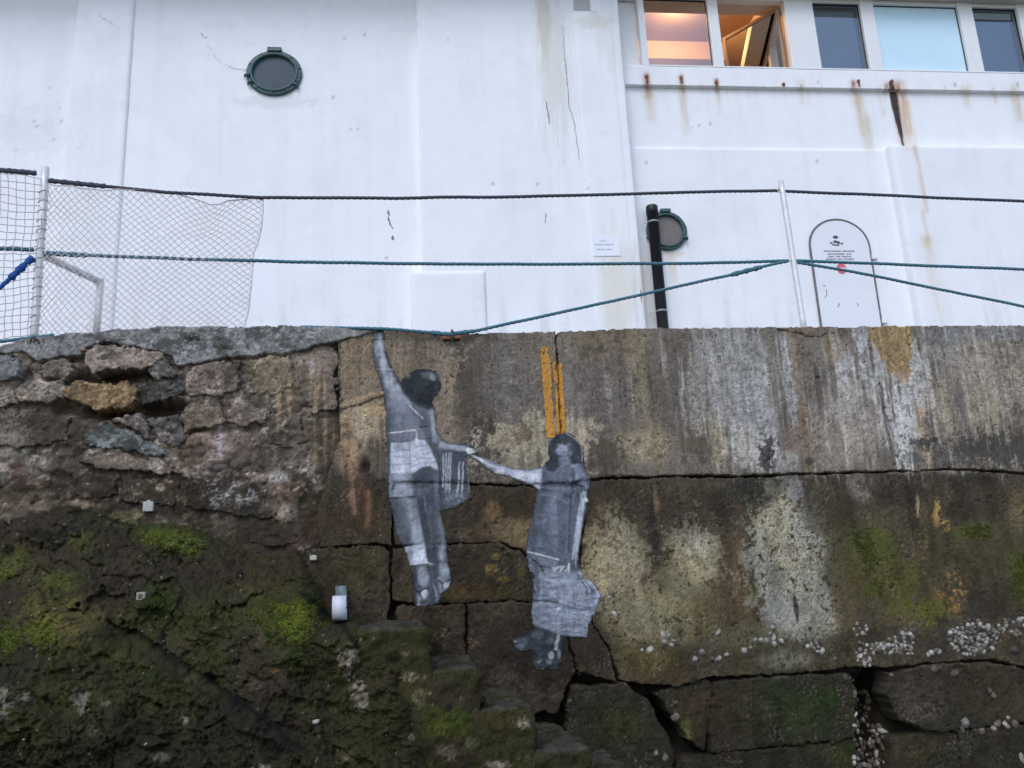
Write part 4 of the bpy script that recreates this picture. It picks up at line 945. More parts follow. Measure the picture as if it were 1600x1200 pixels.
def paint_fig1(U, V, X, Z):
    p = Paint(U, V, X, Z, (84, 92, 106), 9)
    p.nA *= 0.3; p.nB *= 0.35
    E, PG, L = p.E, p.P, p.L
    PG([(586, 520), (595, 520), (599, 545), (601, 560), (606, 575), (618, 598), (630, 612), (652, 642), (612, 645), (604, 612), (596, 590), (590, 565), (585, 540)], (142, 148, 166), 1, 6)
    PG([(600, 566), (606, 574), (622, 600), (618, 604), (606, 588)], (72, 78, 92), .9, 3); L([(603, 552), (604, 558)], 4, (44, 46, 54)); L([(600, 532), (605, 550)], 2, (176, 172, 162), .7)
    L([(583, 531), (600, 530)], 3, (52, 58, 68), .9, .2); L([(584, 556), (598, 560)], 3, (98, 104, 120), .7); L([(588, 577), (616, 577)], 1.4, (166, 170, 180), .9, .2)
    E(590, 545, 5, 12, (152, 158, 174), .5); E(606, 600, 8, 14, (150, 158, 176), .6); E(604, 615, 5, 10, (112, 118, 132), .6); E(596, 548, 6, 5, (112, 112, 122), .6); E(598, 567, 5, 7, (150, 158, 172), .6)
    PG([(604, 618), (640, 630), (665, 636), (678, 650), (680, 672), (672, 690), (606, 690), (603, 650)], (112, 120, 138), .95, 8)
    E(625, 630, 16, 14, (134, 142, 160), .7); E(664, 654, 10, 14, (88, 96, 112), .75); E(612, 655, 6, 26, (98, 105, 122), .7); E(673, 648, 5, 9, (124, 132, 148), .6)
    m = sstep(608, 614, U) * (1 - sstep(648, 656, U)) * sstep(638, 643, V) * (1 - sstep(686, 692, V))
    s = np.sin((V + 0.12 * (U - 630) + 1.2 * p.nA) * 2 * math.pi / 3.9)
    p.C *= (1 + 0.17 * m * s)[:, None]
    L([(640, 634), (652, 645), (661, 654)], 1.8, (182, 188, 198), .95, .2); L([(645, 634), (650, 641), (657, 650)], 1.2, (60, 66, 78), .8); L([(641, 637), (648, 648)], 1.2, (60, 66, 78), .7)
    L([(604, 677), (622, 675), (648, 672)], 2, (186, 188, 194), .9, .2); L([(655, 667), (685, 666)], 2.2, (60, 66, 78), .85, .2); L([(656, 686), (690, 684)], 2.2, (56, 62, 74), .8, .2); PG([(648, 668), (663, 670), (665, 686), (648, 686)], (118, 126, 140), .7, 3); L([(650, 672), (651, 690)], 1.6, (176, 182, 194), .9)
    PG([(629, 592), (642, 581), (652, 577), (668, 576), (680, 580), (688, 590), (689, 603), (686, 615), (678, 620), (676, 636), (668, 640), (654, 634), (642, 626), (630, 612), (626, 600)], (46, 54, 66), 1, 4)
    E(672, 588, 13, 6, (104, 112, 126), .55); E(676, 590, 4, 7, (150, 155, 168), .55, ang=-35); E(664, 584, 10, 3, (110, 118, 130), .5); E(683, 604, 5, 13, (64, 70, 84), .7); E(655, 600, 16, 10, (66, 76, 88), .4, mode='s'); E(637, 588, 6, 4, (96, 104, 114), .6); E(662, 625, 12, 10, (38, 46, 58), .8)
    PG([(671, 640), (681, 645), (684, 660), (687, 678), (700, 692), (734, 697), (734, 706), (704, 704), (684, 702), (675, 690), (671, 665)], (106, 115, 131), .95, 4)
    L([(676, 648), (679, 678)], 4, (138, 146, 160), .6); L([(689, 694), (704, 698), (728, 702)], 7, (150, 160, 176), .75, .2); E(683, 693, 4, 7, (84, 92, 106), .6); L([(672, 648), (672, 690)], 2, (58, 64, 76), .7)
    PG([(727, 700), (738, 701), (749, 708), (742, 711), (731, 710)], (184, 190, 200), .95, 2); L([(716, 692), (730, 693), (738, 697), (739, 701)], 2, (36, 40, 48), .9, .2); L([(734, 704), (748, 708)], 1.2, (90, 96, 108), .7)
    PG([(611, 692), (640, 691), (652, 687), (664, 687), (672, 700), (680, 718), (687, 735), (682, 736), (672, 728), (660, 730), (650, 736), (644, 742), (610, 740), (610, 712)], (158, 166, 186), 1, 3)
    PG([(640, 691), (656, 688), (657, 720), (648, 735), (640, 735)], (170, 174, 196), .8, 5)
    for a in (((612, 707), (630, 703), (640, 704)), ((612, 712), (625, 714)), ((610, 726), (640, 725)), ((657, 697), (670, 694)), ((660, 710), (676, 705)), ((658, 716), (680, 717)), ((645, 712), (655, 718)), ((644, 722), (656, 716)), ((642, 731), (656, 724)), ((663, 724), (680, 722)), ((640, 695), (642, 730))):
        L(a, 1.5, (118, 126, 146), .65, .3)
    E(622, 698, 10, 6, (128, 136, 154), .5); L([(613, 737), (640, 735)], 3, (182, 188, 204), .6); L([(650, 686), (652, 694)], 3, (190, 196, 208), .9)
    PG([(609, 740), (644, 740), (649, 760), (649, 776), (608, 778), (607, 758)], (130, 139, 159), 1, 4); E(640, 752, 10, 16, (122, 130, 150), .55); L([(610, 758), (645, 757)], 1.2, (120, 128, 146), .6); PG([(610, 766), (648, 762), (649, 774), (609, 777)], (142, 150, 169), .6, 3)
    PG([(646, 741), (660, 731), (683, 734), (688, 750), (689, 775), (686, 798), (662, 794), (650, 778)], (82, 89, 106), 1, 4); E(662, 748, 14, 12, (70, 76, 92), .7); PG([(653, 762), (673, 761), (674, 772), (653, 774)], (112, 120, 134), .8, 3); L([(672, 755), (690, 755), (712, 760)], 2, (38, 43, 52), .9, .2); E(682, 760, 4, 20, (104, 112, 128), .5)
    L([(608, 779), (630, 777), (650, 775)], 2.2, (54, 60, 70), .9, .3)
    PG([(610, 780), (651, 778), (654, 800), (661, 828), (664, 850), (630, 852), (618, 826), (613, 802)], (102, 112, 128), 1, 4); E(622, 800, 8, 18, (84, 92, 106), .5); E(643, 796, 8, 14, (120, 130, 146), .5); E(651, 834, 9, 20, (142, 152, 170), .75); E(634, 832, 9, 16, (84, 93, 107), .65, mode='f'); E(640, 815, 9, 10, (124, 134, 150), .5, mode='f')
    PG([(652, 778), (662, 778), (668, 800), (673, 835), (670, 876), (664, 850), (656, 806)], (66, 73, 86), .95, 4); L([(663, 776), (666, 800)], 1.4, (156, 162, 174), .6)
    PG([(664, 792), (686, 798), (693, 815), (697, 830), (699, 876), (678, 878), (673, 835)], (90, 98, 113), 1, 4); E(690, 826, 5, 16, (110, 116, 132), .5); E(684, 810, 6, 10, (108, 106, 122), .5, mode='f'); E(690, 864, 6, 12, (130, 140, 156), .7)
    L([(626, 853), (648, 852)], 3, (42, 47, 56), .9, .3); L([(674, 850), (698, 849)], 3, (44, 50, 60), .85, .3)
    PG([(632, 855), (663, 848), (668, 878), (640, 882)], (146, 154, 174), 1, 2.5); E(655, 870, 9, 9, (178, 186, 206), .7); E(640, 866, 5, 12, (120, 128, 146), .6); L([(640, 882), (668, 878)], 1.6, (200, 204, 212), .85, .2)
    PG([(641, 884), (668, 880), (677, 905), (686, 942), (662, 947), (650, 948), (646, 915)], (88, 97, 112), 1, 3); E(662, 900, 9, 14, (134, 143, 160), .75); E(646, 900, 5, 14, (58, 66, 78), .7); E(662, 928, 6, 9, (166, 174, 190), .8, ang=25); E(653, 938, 4, 8, (150, 158, 176), .7); E(676, 930, 4, 14, (62, 70, 84), .7)
    L([(648, 921), (656, 926), (664, 919), (669, 920)], 2.4, (30, 35, 44), .9, .2); L([(656, 926), (660, 936)], 2, (30, 35, 44), .85, .2); L([(674, 905), (684, 938)], 1.6, (140, 148, 164), .6)
    PG([(678, 880), (700, 878), (705, 900), (702, 919), (688, 927), (683, 905)], (116, 126, 142), 1, 3); E(682, 890, 5, 14, (56, 63, 75), .7); E(696, 895, 5, 8, (148, 158, 174), .6); L([(685, 907), (692, 912), (704, 905)], 2.2, (34, 39, 48), .9, .2); L([(692, 912), (691, 922)], 2, (34, 39, 48), .85, .2); E(697, 914, 5, 5, (164, 172, 186), .6); L([(670, 880), (676, 882)], 2, (170, 176, 186), .7)
    PG([(690, 704), (728, 706), (731, 728), (735, 776), (726, 785), (712, 792), (689, 797), (689, 760)], (76, 84, 97), 1, 3); L([(684, 706), (688, 770)], 3, (60, 66, 78), .8)
    for a in (((693, 710), (692, 760)), ((697, 708), (696, 768)), ((701, 708), (699, 764)), ((704.5, 708), (702, 770)), ((718, 722), (715, 776)), ((724, 722), (721, 778)), ((730, 726), (734, 768))):
        L(a, 1.9, (156, 164, 182), .85, .25)
    PG([(692, 768), (735, 768), (727, 784), (692, 795)], (92, 101, 116), .6, 4); E(712, 780, 20, 8, (140, 148, 164), .5, .6, .4, 'd'); L([(689, 768), (733, 763)], 1.2, (120, 128, 144), .6)
    for pts, w, c, o in (([(614, 786), (620, 815), (630, 846)], 9, (70, 78, 92), .55), ([(640, 786), (647, 815), (655, 845)], 9, (138, 148, 166), .5), ([(674, 805), (678, 840), (681, 874)], 6, (62, 69, 82), .6), ([(689, 808), (693, 835), (692, 862)], 5, (122, 131, 147), .55),
                         ([(607, 640), (607, 688)], 6, (72, 79, 93), .7), ([(636, 660), (640, 690)], 8, (132, 140, 158), .35), ([(612, 745), (611, 774)], 6, (112, 120, 138), .5), ([(628, 746), (630, 772)], 12, (148, 156, 176), .5), ([(646, 742), (648, 776)], 5, (74, 81, 96), .7),
                         ([(664, 742), (668, 776)], 12, (72, 79, 95), .5), ([(681, 740), (684, 790)], 5, (108, 116, 132), .6), ([(588, 524), (587, 548), (592, 572)], 5, (104, 111, 126), .5), ([(594, 524), (597, 550), (604, 575), (622, 606)], 5, (164, 170, 186), .5), ([(586, 560), (596, 590), (602, 618)], 5, (84, 91, 105), .6),
                         ([(655, 640), (668, 660), (670, 684)], 6, (92, 100, 116), .5), ([(675, 645), (676, 670), (682, 690)], 5, (136, 145, 160), .55), ([(683, 650), (686, 676)], 3, (56, 63, 75), .8), ([(630, 612), (648, 630), (664, 636)], 5, (70, 78, 92), .6), ([(644, 884), (648, 915), (650, 944)], 5, (64, 72, 86), .6), ([(668, 884), (676, 912)], 4, (60, 68, 81), .6), ([(655, 888), (662, 914)], 6, (140, 149, 166), .5)):
        L(pts, w, c, o, 0.15, 1.4)
    L([(604, 690), (604, 745)], 3, (66, 72, 84), .8, .2); L([(604, 713), (604, 738)], 1.2, (170, 176, 186), .8, .2)
    p.C *= np.clip(1 + 0.10 * fbm(X * 90, Z * 90, 2, 601) + 0.10 * sfbm(X * 40, Z * 6, 2, 605), .5, 1.5)[:, None]
    return p

SIL2 = [(868, 677), (878, 675), (888, 676), (899, 682), (908, 692), (912, 704), (913, 722), (916, 737), (923, 748), (923, 760), (921, 776), (917, 805), (913, 823), (908, 850), (906, 877), (910, 889), (913, 902), (923, 906), (932, 914), (940, 930), (934, 950), (922, 976), (918, 997), (880, 995), (880, 1016), (879, 1031), (872, 1041), (871, 1044), (853, 1047), (838, 1045), (832, 1034), (835, 1022), (831, 1016), (813, 1017), (802, 1011), (801, 1001), (808, 996), (820, 990), (831, 981), (831, 972), (829, 957), (832, 937), (833, 913), (832, 898), (825, 895), (824, 877), (821, 860), (823, 842), (826, 827), (831, 809), (834, 787), (837, 772), (840, 765), (833, 759), (820, 754), (802, 748), (784, 742), (771, 741), (760, 733), (748, 723), (738, 716), (732, 712), (736, 708), (748, 712), (760, 716), (771, 721), (784, 726), (802, 731), (820, 733), (833, 731), (849, 728), (852, 722), (859, 717), (856, 708), (856, 695), (860, 684)]
def paint_fig2(U, V, X, Z):
    p = Paint(U, V, X, Z, (94, 103, 122), 14)
    p.nA *= 0.3; p.nB *= 0.35
    E, PG, L = p.E, p.P, p.L
    PG([(847, 731), (847, 766), (820, 753), (784, 741), (760, 729), (734, 711), (760, 717), (800, 732), (830, 734)], (156, 164, 184), 1, 4)
    L([(800, 732), (830, 734), (847, 731)], 2, (112, 120, 138), .6); E(766, 727, 16, 6, (118, 126, 142), .6, ang=25); E(820, 743, 22, 6, (178, 184, 202), .7, ang=12); L([(738, 712), (760, 724), (786, 735)], 3, (176, 182, 194), .7, .3); L([(742, 716), (752, 725)], 2, (84, 90, 104), .7); E(778, 739, 5, 4, (186, 184, 186), .6); L([(784, 724), (830, 734)], 1.6, (84, 92, 112), .6)
    PG([(849, 730), (866, 724), (895, 722), (910, 738), (905, 770), (846, 768)], (104, 113, 133), .9, 6)
    PG([(868, 678), (888, 677), (900, 684), (909, 696), (912, 710), (912, 724), (900, 726), (860, 722), (857, 710), (857, 695), (860, 685)], (64, 73, 86), 1, 3)
    E(881, 702, 13, 13, (108, 116, 136), .95, .5, .2); E(878, 703, 8, 9, (146, 154, 176), .8, .7, .1); E(875, 687, 12, 5, (58, 66, 80), .9, .5, .4, 's'); E(886, 689, 10, 5, (70, 79, 92), .8, .5, .4, 's'); E(868, 698, 4, 3, (62, 70, 83), .75, .9, .1); E(893, 699, 4, 4, (68, 76, 90), .7, .9, .1); E(870, 705, 6, 3, (134, 143, 160), .55, .9, .1); E(891, 709, 5, 4, (128, 137, 152), .5, .9, .1)
    L([(870, 711), (880, 713), (890, 712)], 2.4, (76, 82, 100), .85, .2); E(876, 716, 6, 2.5, (104, 104, 120), .7); E(883, 720, 10, 7, (114, 123, 144), .85, .6, .2); PG([(856, 712), (868, 712), (874, 728), (866, 738), (853, 734), (852, 724)], (56, 63, 76), .95, 4)
    E(900, 708, 7, 14, (70, 79, 92), .7); E(896, 718, 6, 6, (52, 60, 74), .8); L([(884, 678), (897, 685), (907, 697), (910, 712), (909, 722)], 1.6, (156, 162, 176), .75, .2); L([(888, 676), (900, 683), (909, 694), (913, 710), (914, 728), (918, 744)], 2, (40, 46, 56), .9, .2); L([(866, 680), (859, 690), (856, 702)], 1.4, (146, 152, 164), .6)
    PG([(892, 727), (904, 725), (914, 740), (919, 764), (906, 762), (897, 748)], (122, 131, 152), .9, 4); L([(914, 735), (921, 750)], 2, (140, 148, 168), .6)
    L([(895, 732), (897, 748), (893, 775), (890, 810), (888, 860)], 4, (74, 82, 98), .75, .4); L([(846, 764), (866, 768), (892, 776)], 3.5, (64, 72, 86), .8, .3); L([(846, 750), (880, 752), (910, 753)], 1.5, (76, 84, 100), .7); L([(900, 755), (913, 761)], 2.4, (60, 67, 80), .8)
    E(868, 760, 18, 7, (90, 100, 112), .6, mode='f'); E(866, 820, 18, 46, (106, 115, 137), .7); L([(838, 775), (832, 812), (826, 850)], 8, (80, 89, 106), .65, .4); L([(834, 790), (848, 795)], 1.6, (70, 78, 94), .7); L([(832, 805), (850, 812)], 1.6, (76, 84, 100), .7); L([(830, 815), (846, 818)], 1.4, (120, 130, 150), .5)
    PG([(910, 766), (917, 768), (912, 800), (908, 832), (901, 874), (893, 874), (898, 830), (904, 795)], (152, 160, 180), .95, 3); L([(920, 765), (916, 805), (910, 840), (906, 872)], 3.5, (58, 66, 78), .8, .5); E(917, 781, 4, 3, (186, 190, 202), .8)
    L([(890, 780), (886, 820), (884, 870)], 3, (120, 130, 150), .35)
    L([(823, 862), (846, 867), (873, 874)], 1.8, (184, 188, 198), .85, .15); L([(824, 856), (850, 858), (870, 866)], 1.6, (72, 80, 96), .7)
    PG([(824, 866), (872, 876), (868, 890), (826, 896)], (110, 119, 138), .9, 3); L([(824, 878), (840, 884), (862, 887)], 1.8, (66, 74, 90), .7)
    PG([(833, 898), (850, 892), (905, 892), (920, 906), (938, 930), (933, 950), (921, 976), (917, 996), (880, 992), (832, 975), (831, 940)], (124, 134, 154), 1, 3)
    m = sstep(836, 856, U) * sstep(898, 903, V) * (1 - sstep(990, 996, V))
    s = np.sin((V - 0.16 * (U - 870) + 6.5 * fbm(X * 5, Z * 8, 3, 650)) * 2 * math.pi / 5.2)
    p.C *= (1 + 0.13 * m * s + 0.24 * m * fbm(X * 12, Z * 62, 3, 651))[:, None]
    E(838, 912, 6, 24, (84, 93, 110), .75); L([(834, 910), (842, 932), (848, 940)], 1.5, (140, 148, 166), .6); E(842, 958, 8, 12, (104, 113, 132), .6); E(905, 918, 20, 14, (142, 152, 172), .6)
    L([(833, 938), (850, 938), (872, 941)], 3, (54, 61, 74), .85, .4); L([(872, 943), (890, 950), (912, 954)], 2, (80, 89, 106), .7); L([(905, 892), (922, 908), (938, 930)], 2.4, (164, 172, 190), .85, .2); L([(904, 898), (918, 920), (918, 930)], 1.8, (72, 80, 97), .7); L([(914, 906), (928, 926)], 1.6, (78, 86, 104), .7)
    E(877, 889, 13, 5, (156, 163, 178), .8, .7, .3); L([(870, 892), (874, 888)], 1.8, (60, 66, 78), .8); L([(878, 893), (884, 886)], 1.8, (64, 72, 84), .8); L([(889, 880), (888, 894)], 1.6, (196, 200, 208), .8); L([(866, 884), (884, 880)], 1.6, (88, 96, 112), .6)
    L([(898, 876), (902, 888), (910, 903)], 2, (152, 160, 176), .7); E(905, 885, 4, 8, (70, 78, 92), .7)
    PG([(831, 978), (880, 994), (880, 1016), (878, 1031), (871, 1043), (838, 1046), (832, 1034), (835, 1022), (831, 1016), (802, 1012), (801, 1001), (820, 990)], (60, 69, 82), 1, 3)
    L([(873, 993), (870, 1004), (869, 1014)], 5, (146, 154, 168), .85, .3); E(816, 1004, 10, 7, (92, 102, 116), .75, .6, .5, 'f'); E(805, 1002, 3, 3, (150, 156, 166), .8); E(812, 1010, 8, 3, (118, 128, 142), .4); E(840, 990, 9, 8, (88, 98, 112), .7); E(860, 1002, 8, 4, (92, 102, 116), .6); E(854, 1010, 14, 4, (40, 47, 58), .8)
    E(861, 1024, 5, 7, (150, 158, 170), .8); E(848, 1033, 9, 5, (150, 156, 168), .75, .6, .5, 'd'); E(874, 1022, 3, 7, (130, 140, 154), .7); E(846, 1028, 10, 6, (44, 51, 62), .6, mode='f'); E(858, 1034, 5, 4, (120, 128, 140), .7); L([(838, 1045), (855, 1046), (871, 1043)], 2, (112, 122, 138), .8, .2); L([(834, 1030), (838, 1042)], 2, (96, 106, 122), .6)
    for pts, w, c, o in (([(852, 740), (846, 790), (836, 840)], 8, (78, 86, 103), .5), ([(872, 740), (868, 800), (862, 856)], 12, (112, 121, 142), .45), ([(882, 780), (878, 850)], 7, (82, 90, 107), .5), ([(856, 780), (852, 850)], 5, (84, 92, 110), .4), ([(848, 745), (862, 752), (884, 748)], 3, (78, 86, 102), .5),
                         ([(846, 772), (868, 776), (888, 786)], 3, (118, 127, 148), .5), ([(838, 830), (860, 838), (884, 836)], 3, (80, 88, 106), .4), ([(836, 798), (856, 800), (880, 808)], 2.5, (82, 90, 108), .4), ([(888, 700), (889, 712)], 4, (72, 80, 94), .5), ([(866, 700), (864, 714)], 4, (62, 70, 84), .6)):
        L(pts, w, c, o, 0.15, 1.4)
    p.C *= np.clip(1 + 0.12 * fbm(X * 90, Z * 90, 2, 611) + 0.12 * sfbm(X * 40, Z * 6, 2, 615) + 0.08 * fbm(X * 12, Z * 40, 2, 617), .5, 1.5)[:, None]
    return p
paste_up(SIL1, paint_fig1, 1000, 'paste_up_figure', 'grey paper figure in shorts hanging by one raised arm from the wall edge')
paste_up(SIL2, paint_fig2, 1040, 'paste_up_figure', 'grey paper figure in a long dress carrying a basket, reaching up')
# ------------------------------------------------------------------ ground, walkway
gx = np.concatenate([np.linspace(-300, -16, 20), np.arange(-15, 15.1, 0.25), np.linspace(16, 300, 20)])
gy = np.concatenate([np.linspace(-300, -16, 20), np.arange(-15, 0.3, 0.25)])
GX, GY = np.meshgrid(gx, gy)
GZ = -0.02 + 0.05 * fbm(GX * 0.8, GY * 0.8, 4, 950) * (np.abs(GX) < 16) - 0.02 * np.clip(-2 - GY, 0, 30)
ground = new_mesh('ground', np.stack([GX.ravel(), GY.ravel(), GZ.ravel()], 1), quads(*GX.shape), mat_plain('wet_shingle', (0.055, 0.05, 0.042), 0.8, 0, 0.4, 9, 0.3, 0.02), None)
set_props(ground, kind='structure')
ZW = float(on_y(800.0, 520.0, 0.0)[2]) - 0.06
mb = MB().box(-14, 16, 0.5, 6.0, ZW - 0.3, ZW)
set_props(mb.build('walkway', mat_plain('walkway_cement', (0.30, 0.30, 0.30), 0.9, 0, 0.2, 8)), kind='structure')

# ------------------------------------------------------------------ white building
_xb = MCAM @ np.array([9.138, 0.2015, -1.0]); _xb[2] = 0; _xb /= np.linalg.norm(_xb)
BA = math.atan2(_xb[1], _xb[0])
BO = np.array([0.0, 1.85, 0.0])
BN = np.array([-_xb[1], _xb[0], 0.0])          # into the building
building = empty('white_building', BO, BA, 'white painted building with portholes behind the sea wall', 'building')
building['kind'] = 'thing'
def bp(px, py, d=0.0):
    """building-frame point (along, depth, height) seen on the facade plane at depth d"""
    w = ray(px, py)
    t = (d - (CAM - BO) @ BN) / (w @ BN)
    P = CAM + w * np.asarray(t)[..., None] - BO
    return np.stack([P @ _xb, P @ BN, P[..., 2]], -1)
def bs(px, py, d=0.0): return float(bp(float(px), float(py), d)[0])
def bz(px, py, d=0.0): return float(bp(float(px), float(py), d)[2])
def b_image_px(P):  # building-frame point to image pixel coordinates
    W = BO + P[:, :1] * _xb + P[:, 1:2] * BN + P[:, 2:] * np.array([0, 0, 1.0])
    return image_px(W)

def paint_render(U, V, X, Z):
    p = Paint(U, V, X, Z, (236, 238, 243), 21)
    E, L = p.E, p.L
    big = fbm(X * 1.3, Z * 1.3, 3, 960); drip = sfbm(X * 9, Z * 0.7, 3, 961)
    mid = fbm(X * 5, Z * 6, 4, 962); fl = fbm(X * 30, Z * 34, 3, 963)
    p.C *= (1 - 0.04 * np.clip(big, 0, 2) - 0.032 * np.clip(drip, 0, 2) - 0.02 * np.clip(mid, 0, 2))[:, None]
    p.C += (lin((205, 203, 198)) - p.C) * (0.28 * sstep(1.0, 1.3, fl * 0.7 + mid * 0.5))[:, None]
    p.C += (lin((196, 192, 184)) - p.C) * (0.30 * sstep(0.35, 1.1, drip + 0.4 * fl) * sstep(440, 530, V))[:, None]
    # rust below the window ledge
    RU, OC, DK = (150, 92, 58), (196, 176, 142), (46, 40, 42)
    for x, y0, y1, w, c, o in ((1010, 118, 150, 5, RU, .8), (1014, 150, 185, 8, OC, .5), (1064, 120, 140, 4, RU, .8), (1066, 140, 205, 6, OC, .6), (1119, 126, 142, 4, RU, .7), (1122, 142, 175, 5, OC, .4),
                              (1334, 130, 160, 5, RU, .9), (1341, 155, 205, 8, (206, 186, 152), .8), (1352, 190, 232, 9, (204, 192, 168), .7), (1374, 138, 178, 4, OC, .45), (1250, 130, 160, 6, OC, .3),
                              (1404, 132, 205, 8, (178, 124, 80), .8), (1412, 165, 226, 10, (214, 186, 150), .75), (1398, 160, 222, 5, (204, 150, 112), .7), (1386, 134, 142, 6, RU, .7),
                              (1508, 140, 160, 8, OC, .5), (1552, 140, 160, 4, OC, .5), (1584, 141, 185, 7, OC, .6), (1430, 230, 330, 3.5, (196, 158, 128), .7), (1442, 330, 380, 3, (206, 176, 148), .6), (1448, 372, 510, 10, (224, 212, 200), .6), (1447, 375, 383, 6, (206, 178, 146), .7)):
        p.S([(x, y0), (x + (y1 - y0) * (x - 540) * 0.0001, (y0 + y1) / 2), (x + (y1 - y0) * (x - 540) * 0.0002, y1)], w * 1.9, c, min(1, o * 1.35), 0.4)
    p.P([(1389, 127), (1395, 128), (1402, 150), (1408, 190), (1413, 228), (1410, 228), (1402, 200), (1393, 165), (1389, 140)], DK, .97, 1.6, .4)
    for k in range(30):
        x = rng.uniform(1005, 1600); p.S([(x, 134), (x + 2, 134 + rng.uniform(8, 40))], rng.uniform(2, 6), OC, rng.uniform(.15, .4), 0.9)
    # stained strips
    E(862, 100, 20, 140, (206, 203, 196), .5, .9, .4, 's'); E(850, 30, 12, 60, (200, 192, 170), .5, .8, .5, 's'); E(960, 60, 30, 60, (210, 210, 206), .35, .8, .4, 's'); E(965, 450, 26, 90, (218, 212, 196), .6, .9, .4, 's'); E(930, 35, 30, 12, (200, 196, 176), .4)
    E(1005, 460, 4, 50, (206, 186, 150), .6, .8, .5, 's'); E(1010, 440, 16, 80, (214, 212, 208), .5, .9, .4, 's'); E(40, 200, 60, 40, (206, 208, 212), .3, .8, .5, 'f'); E(75, 128, 10, 12, (226, 230, 232), .6, .4, .3)
    E(428, 158, 60, 10, (196, 198, 200), .35); E(1052, 398, 16, 5, (206, 196, 170), .5); E(1050, 410, 6, 30, (222, 208, 180), .5, .8, .5, 's')
    for x, y in ((1252, 135), (1278, 128), (1492, 132), (1590, 133), (1277, 252), (920, 294), (1010, 254), (1082, 200), (1092, 196), (1110, 193), (560, 202), (548, 202), (520, 152), (52, 188), (58, 198), (95, 170), (96, 188), (82, 219), (75, 138), (27, 235), (840, 288), (770, 287), (700, 62), (538, 60), (570, 55), (987, 500), (604, 403)):
        E(x, y, 2.2, 2.8, (168, 168, 174), .6, .5, .4)
    # hairline cracks that are paint-deep
    L([(154, 24), (168, 34), (176, 38)], 1.2, (150, 150, 155), .7, .5); L([(172, 36), (186, 46)], 1, (170, 170, 176), .6, .5); L([(314, 53), (320, 58)], 2, (130, 130, 136), .7); L([(325, 70), (338, 90), (346, 100)], 1.2, (180, 180, 184), .6); L([(354, 102), (365, 108), (384, 112)], 1.4, (150, 150, 156), .7)
    return p

def panel(name, s0, s1, z0, z1, d, back=0.25, res=0.016, parent=None, top=True, rnd=0.012, mat='render', bump=0.0015):
    """rendered wall panel: rounded front slab in the building frame, stains from paint_render"""
    ns, nz = max(3, int((s1 - s0) / res)), max(3, int((z1 - z0) / res))
    ss = np.linspace(s0, s1, ns); zz = np.linspace(z0, z1, nz)
    S, Zg = np.meshgrid(ss, zz)
    edge = np.minimum(np.minimum(S - s0, s1 - S), (z1 - Zg) if top else 1e9)
    D = d + 0.8 * rnd * (1 - np.clip(edge / rnd, 0, 1)) ** 2 + bump * fbm(S * 3, Zg * 3, 3, 970)
    V = np.stack([S.ravel(), D.ravel(), Zg.ravel()], 1)
    q = quads(nz, ns)
    i = np.arange(ns * nz).reshape(nz, ns)
    ring = np.concatenate([i[0, :], i[1:, -1], i[-1, -2::-1], i[-2:0:-1, 0]])
    B = V[ring].copy(); B[:, 1] = d + back
    b0 = len(V); n = len(ring); k = np.arange(n)
    sq = np.stack([ring, b0 + k, b0 + (k + 1) % n, ring[(k + 1) % n]], 1)
    V = np.concatenate([V, B]); q = np.concatenate([q, sq])
    U, Vv = b_image_px(V)
    p = paint_render(U, Vv, V[:, 0], V[:, 2])
    return new_mesh(name, V, q, M[mat], parent or building, p.C * 1.0)

Z0 = ZW - 0.1
ZE = bz(400, -52)                               # underside of the eaves on the left
s_a, s_b = bs(92, 260, -.10), bs(186, 300, -.10)
s_c, s_d, s_e = bs(657, 300, -.12), bs(926, 420, -.12), bs(1001, 400, -.135)
SIL_Z = bz(1120, 104, .05)
HEAD_Z = bz(1430, 10, .08)
FASC_Z = bz(1120, 135, .05)
MID_Z = bz(1200, 228, .03)
s_end = bs(1600, 300, 0) + 3.0
panel('facade', -12.0, s_a + .06, Z0, ZE, 0.07, res=0.03)
panel('pilaster', s_a, s_b, Z0, ZE, -0.03, rnd=0.03)
panel('facade', s_b - .06, s_c + .06, Z0, ZE, 0.0)
panel('facade', s_c, s_d, Z0, ZE, -0.12)
panel('pilaster', s_d - .005, s_e, Z0, ZE, -0.135)
s_bt = bs(1425, 400, -.10)
panel('facade', s_e - .05, s_end, MID_Z - .03, FASC_Z + .02, 0.10, res=0.014, top=False)
panel('facade', s_e - .05, s_bt + .05, Z0, MID_Z, 0.065, rnd=0.03)
panel('buttress', s_bt, s_end, Z0, bz(1410, 224, -.06), -0.06, rnd=0.05, res=0.018)
panel('plinth', bs(642, 480, -.14), bs(760, 470, -.14), Z0, bz(700, 423, -.14), -0.14, rnd=0.012, res=0.03)
# shallow block with a flat grey panel at the square niche above it, top of the second pilaster
panel('block', bs(897, 60, -.15), bs(962, 60, -.15), Z0, bz(930, 17, -.15), -0.140, back=0.05, rnd=0.02, res=0.03)
MB().box(bs(896, 5, -.135), bs(922, 5, -.135), -0.139, -0.10, bz(910, 17, -.135) + .003, ZE).build('niche_panel', mat_plain('niche_panel_grey', (0.42, 0.43, 0.44), .7, 0, .05, 8), building)
# eaves
MB().box(-12, s_e + .12, -0.75, 0.3, ZE, ZE + 0.18, 0.01).build('eaves', M['white'], building)
MB().box(s_e + .13, s_end, -0.20, 0.4, HEAD_Z + 0.055, HEAD_Z + 0.22, 0.01).build('eaves', mat_plain('cream_soffit', (.60, .58, .53), .7, 0, .08, 10), building)
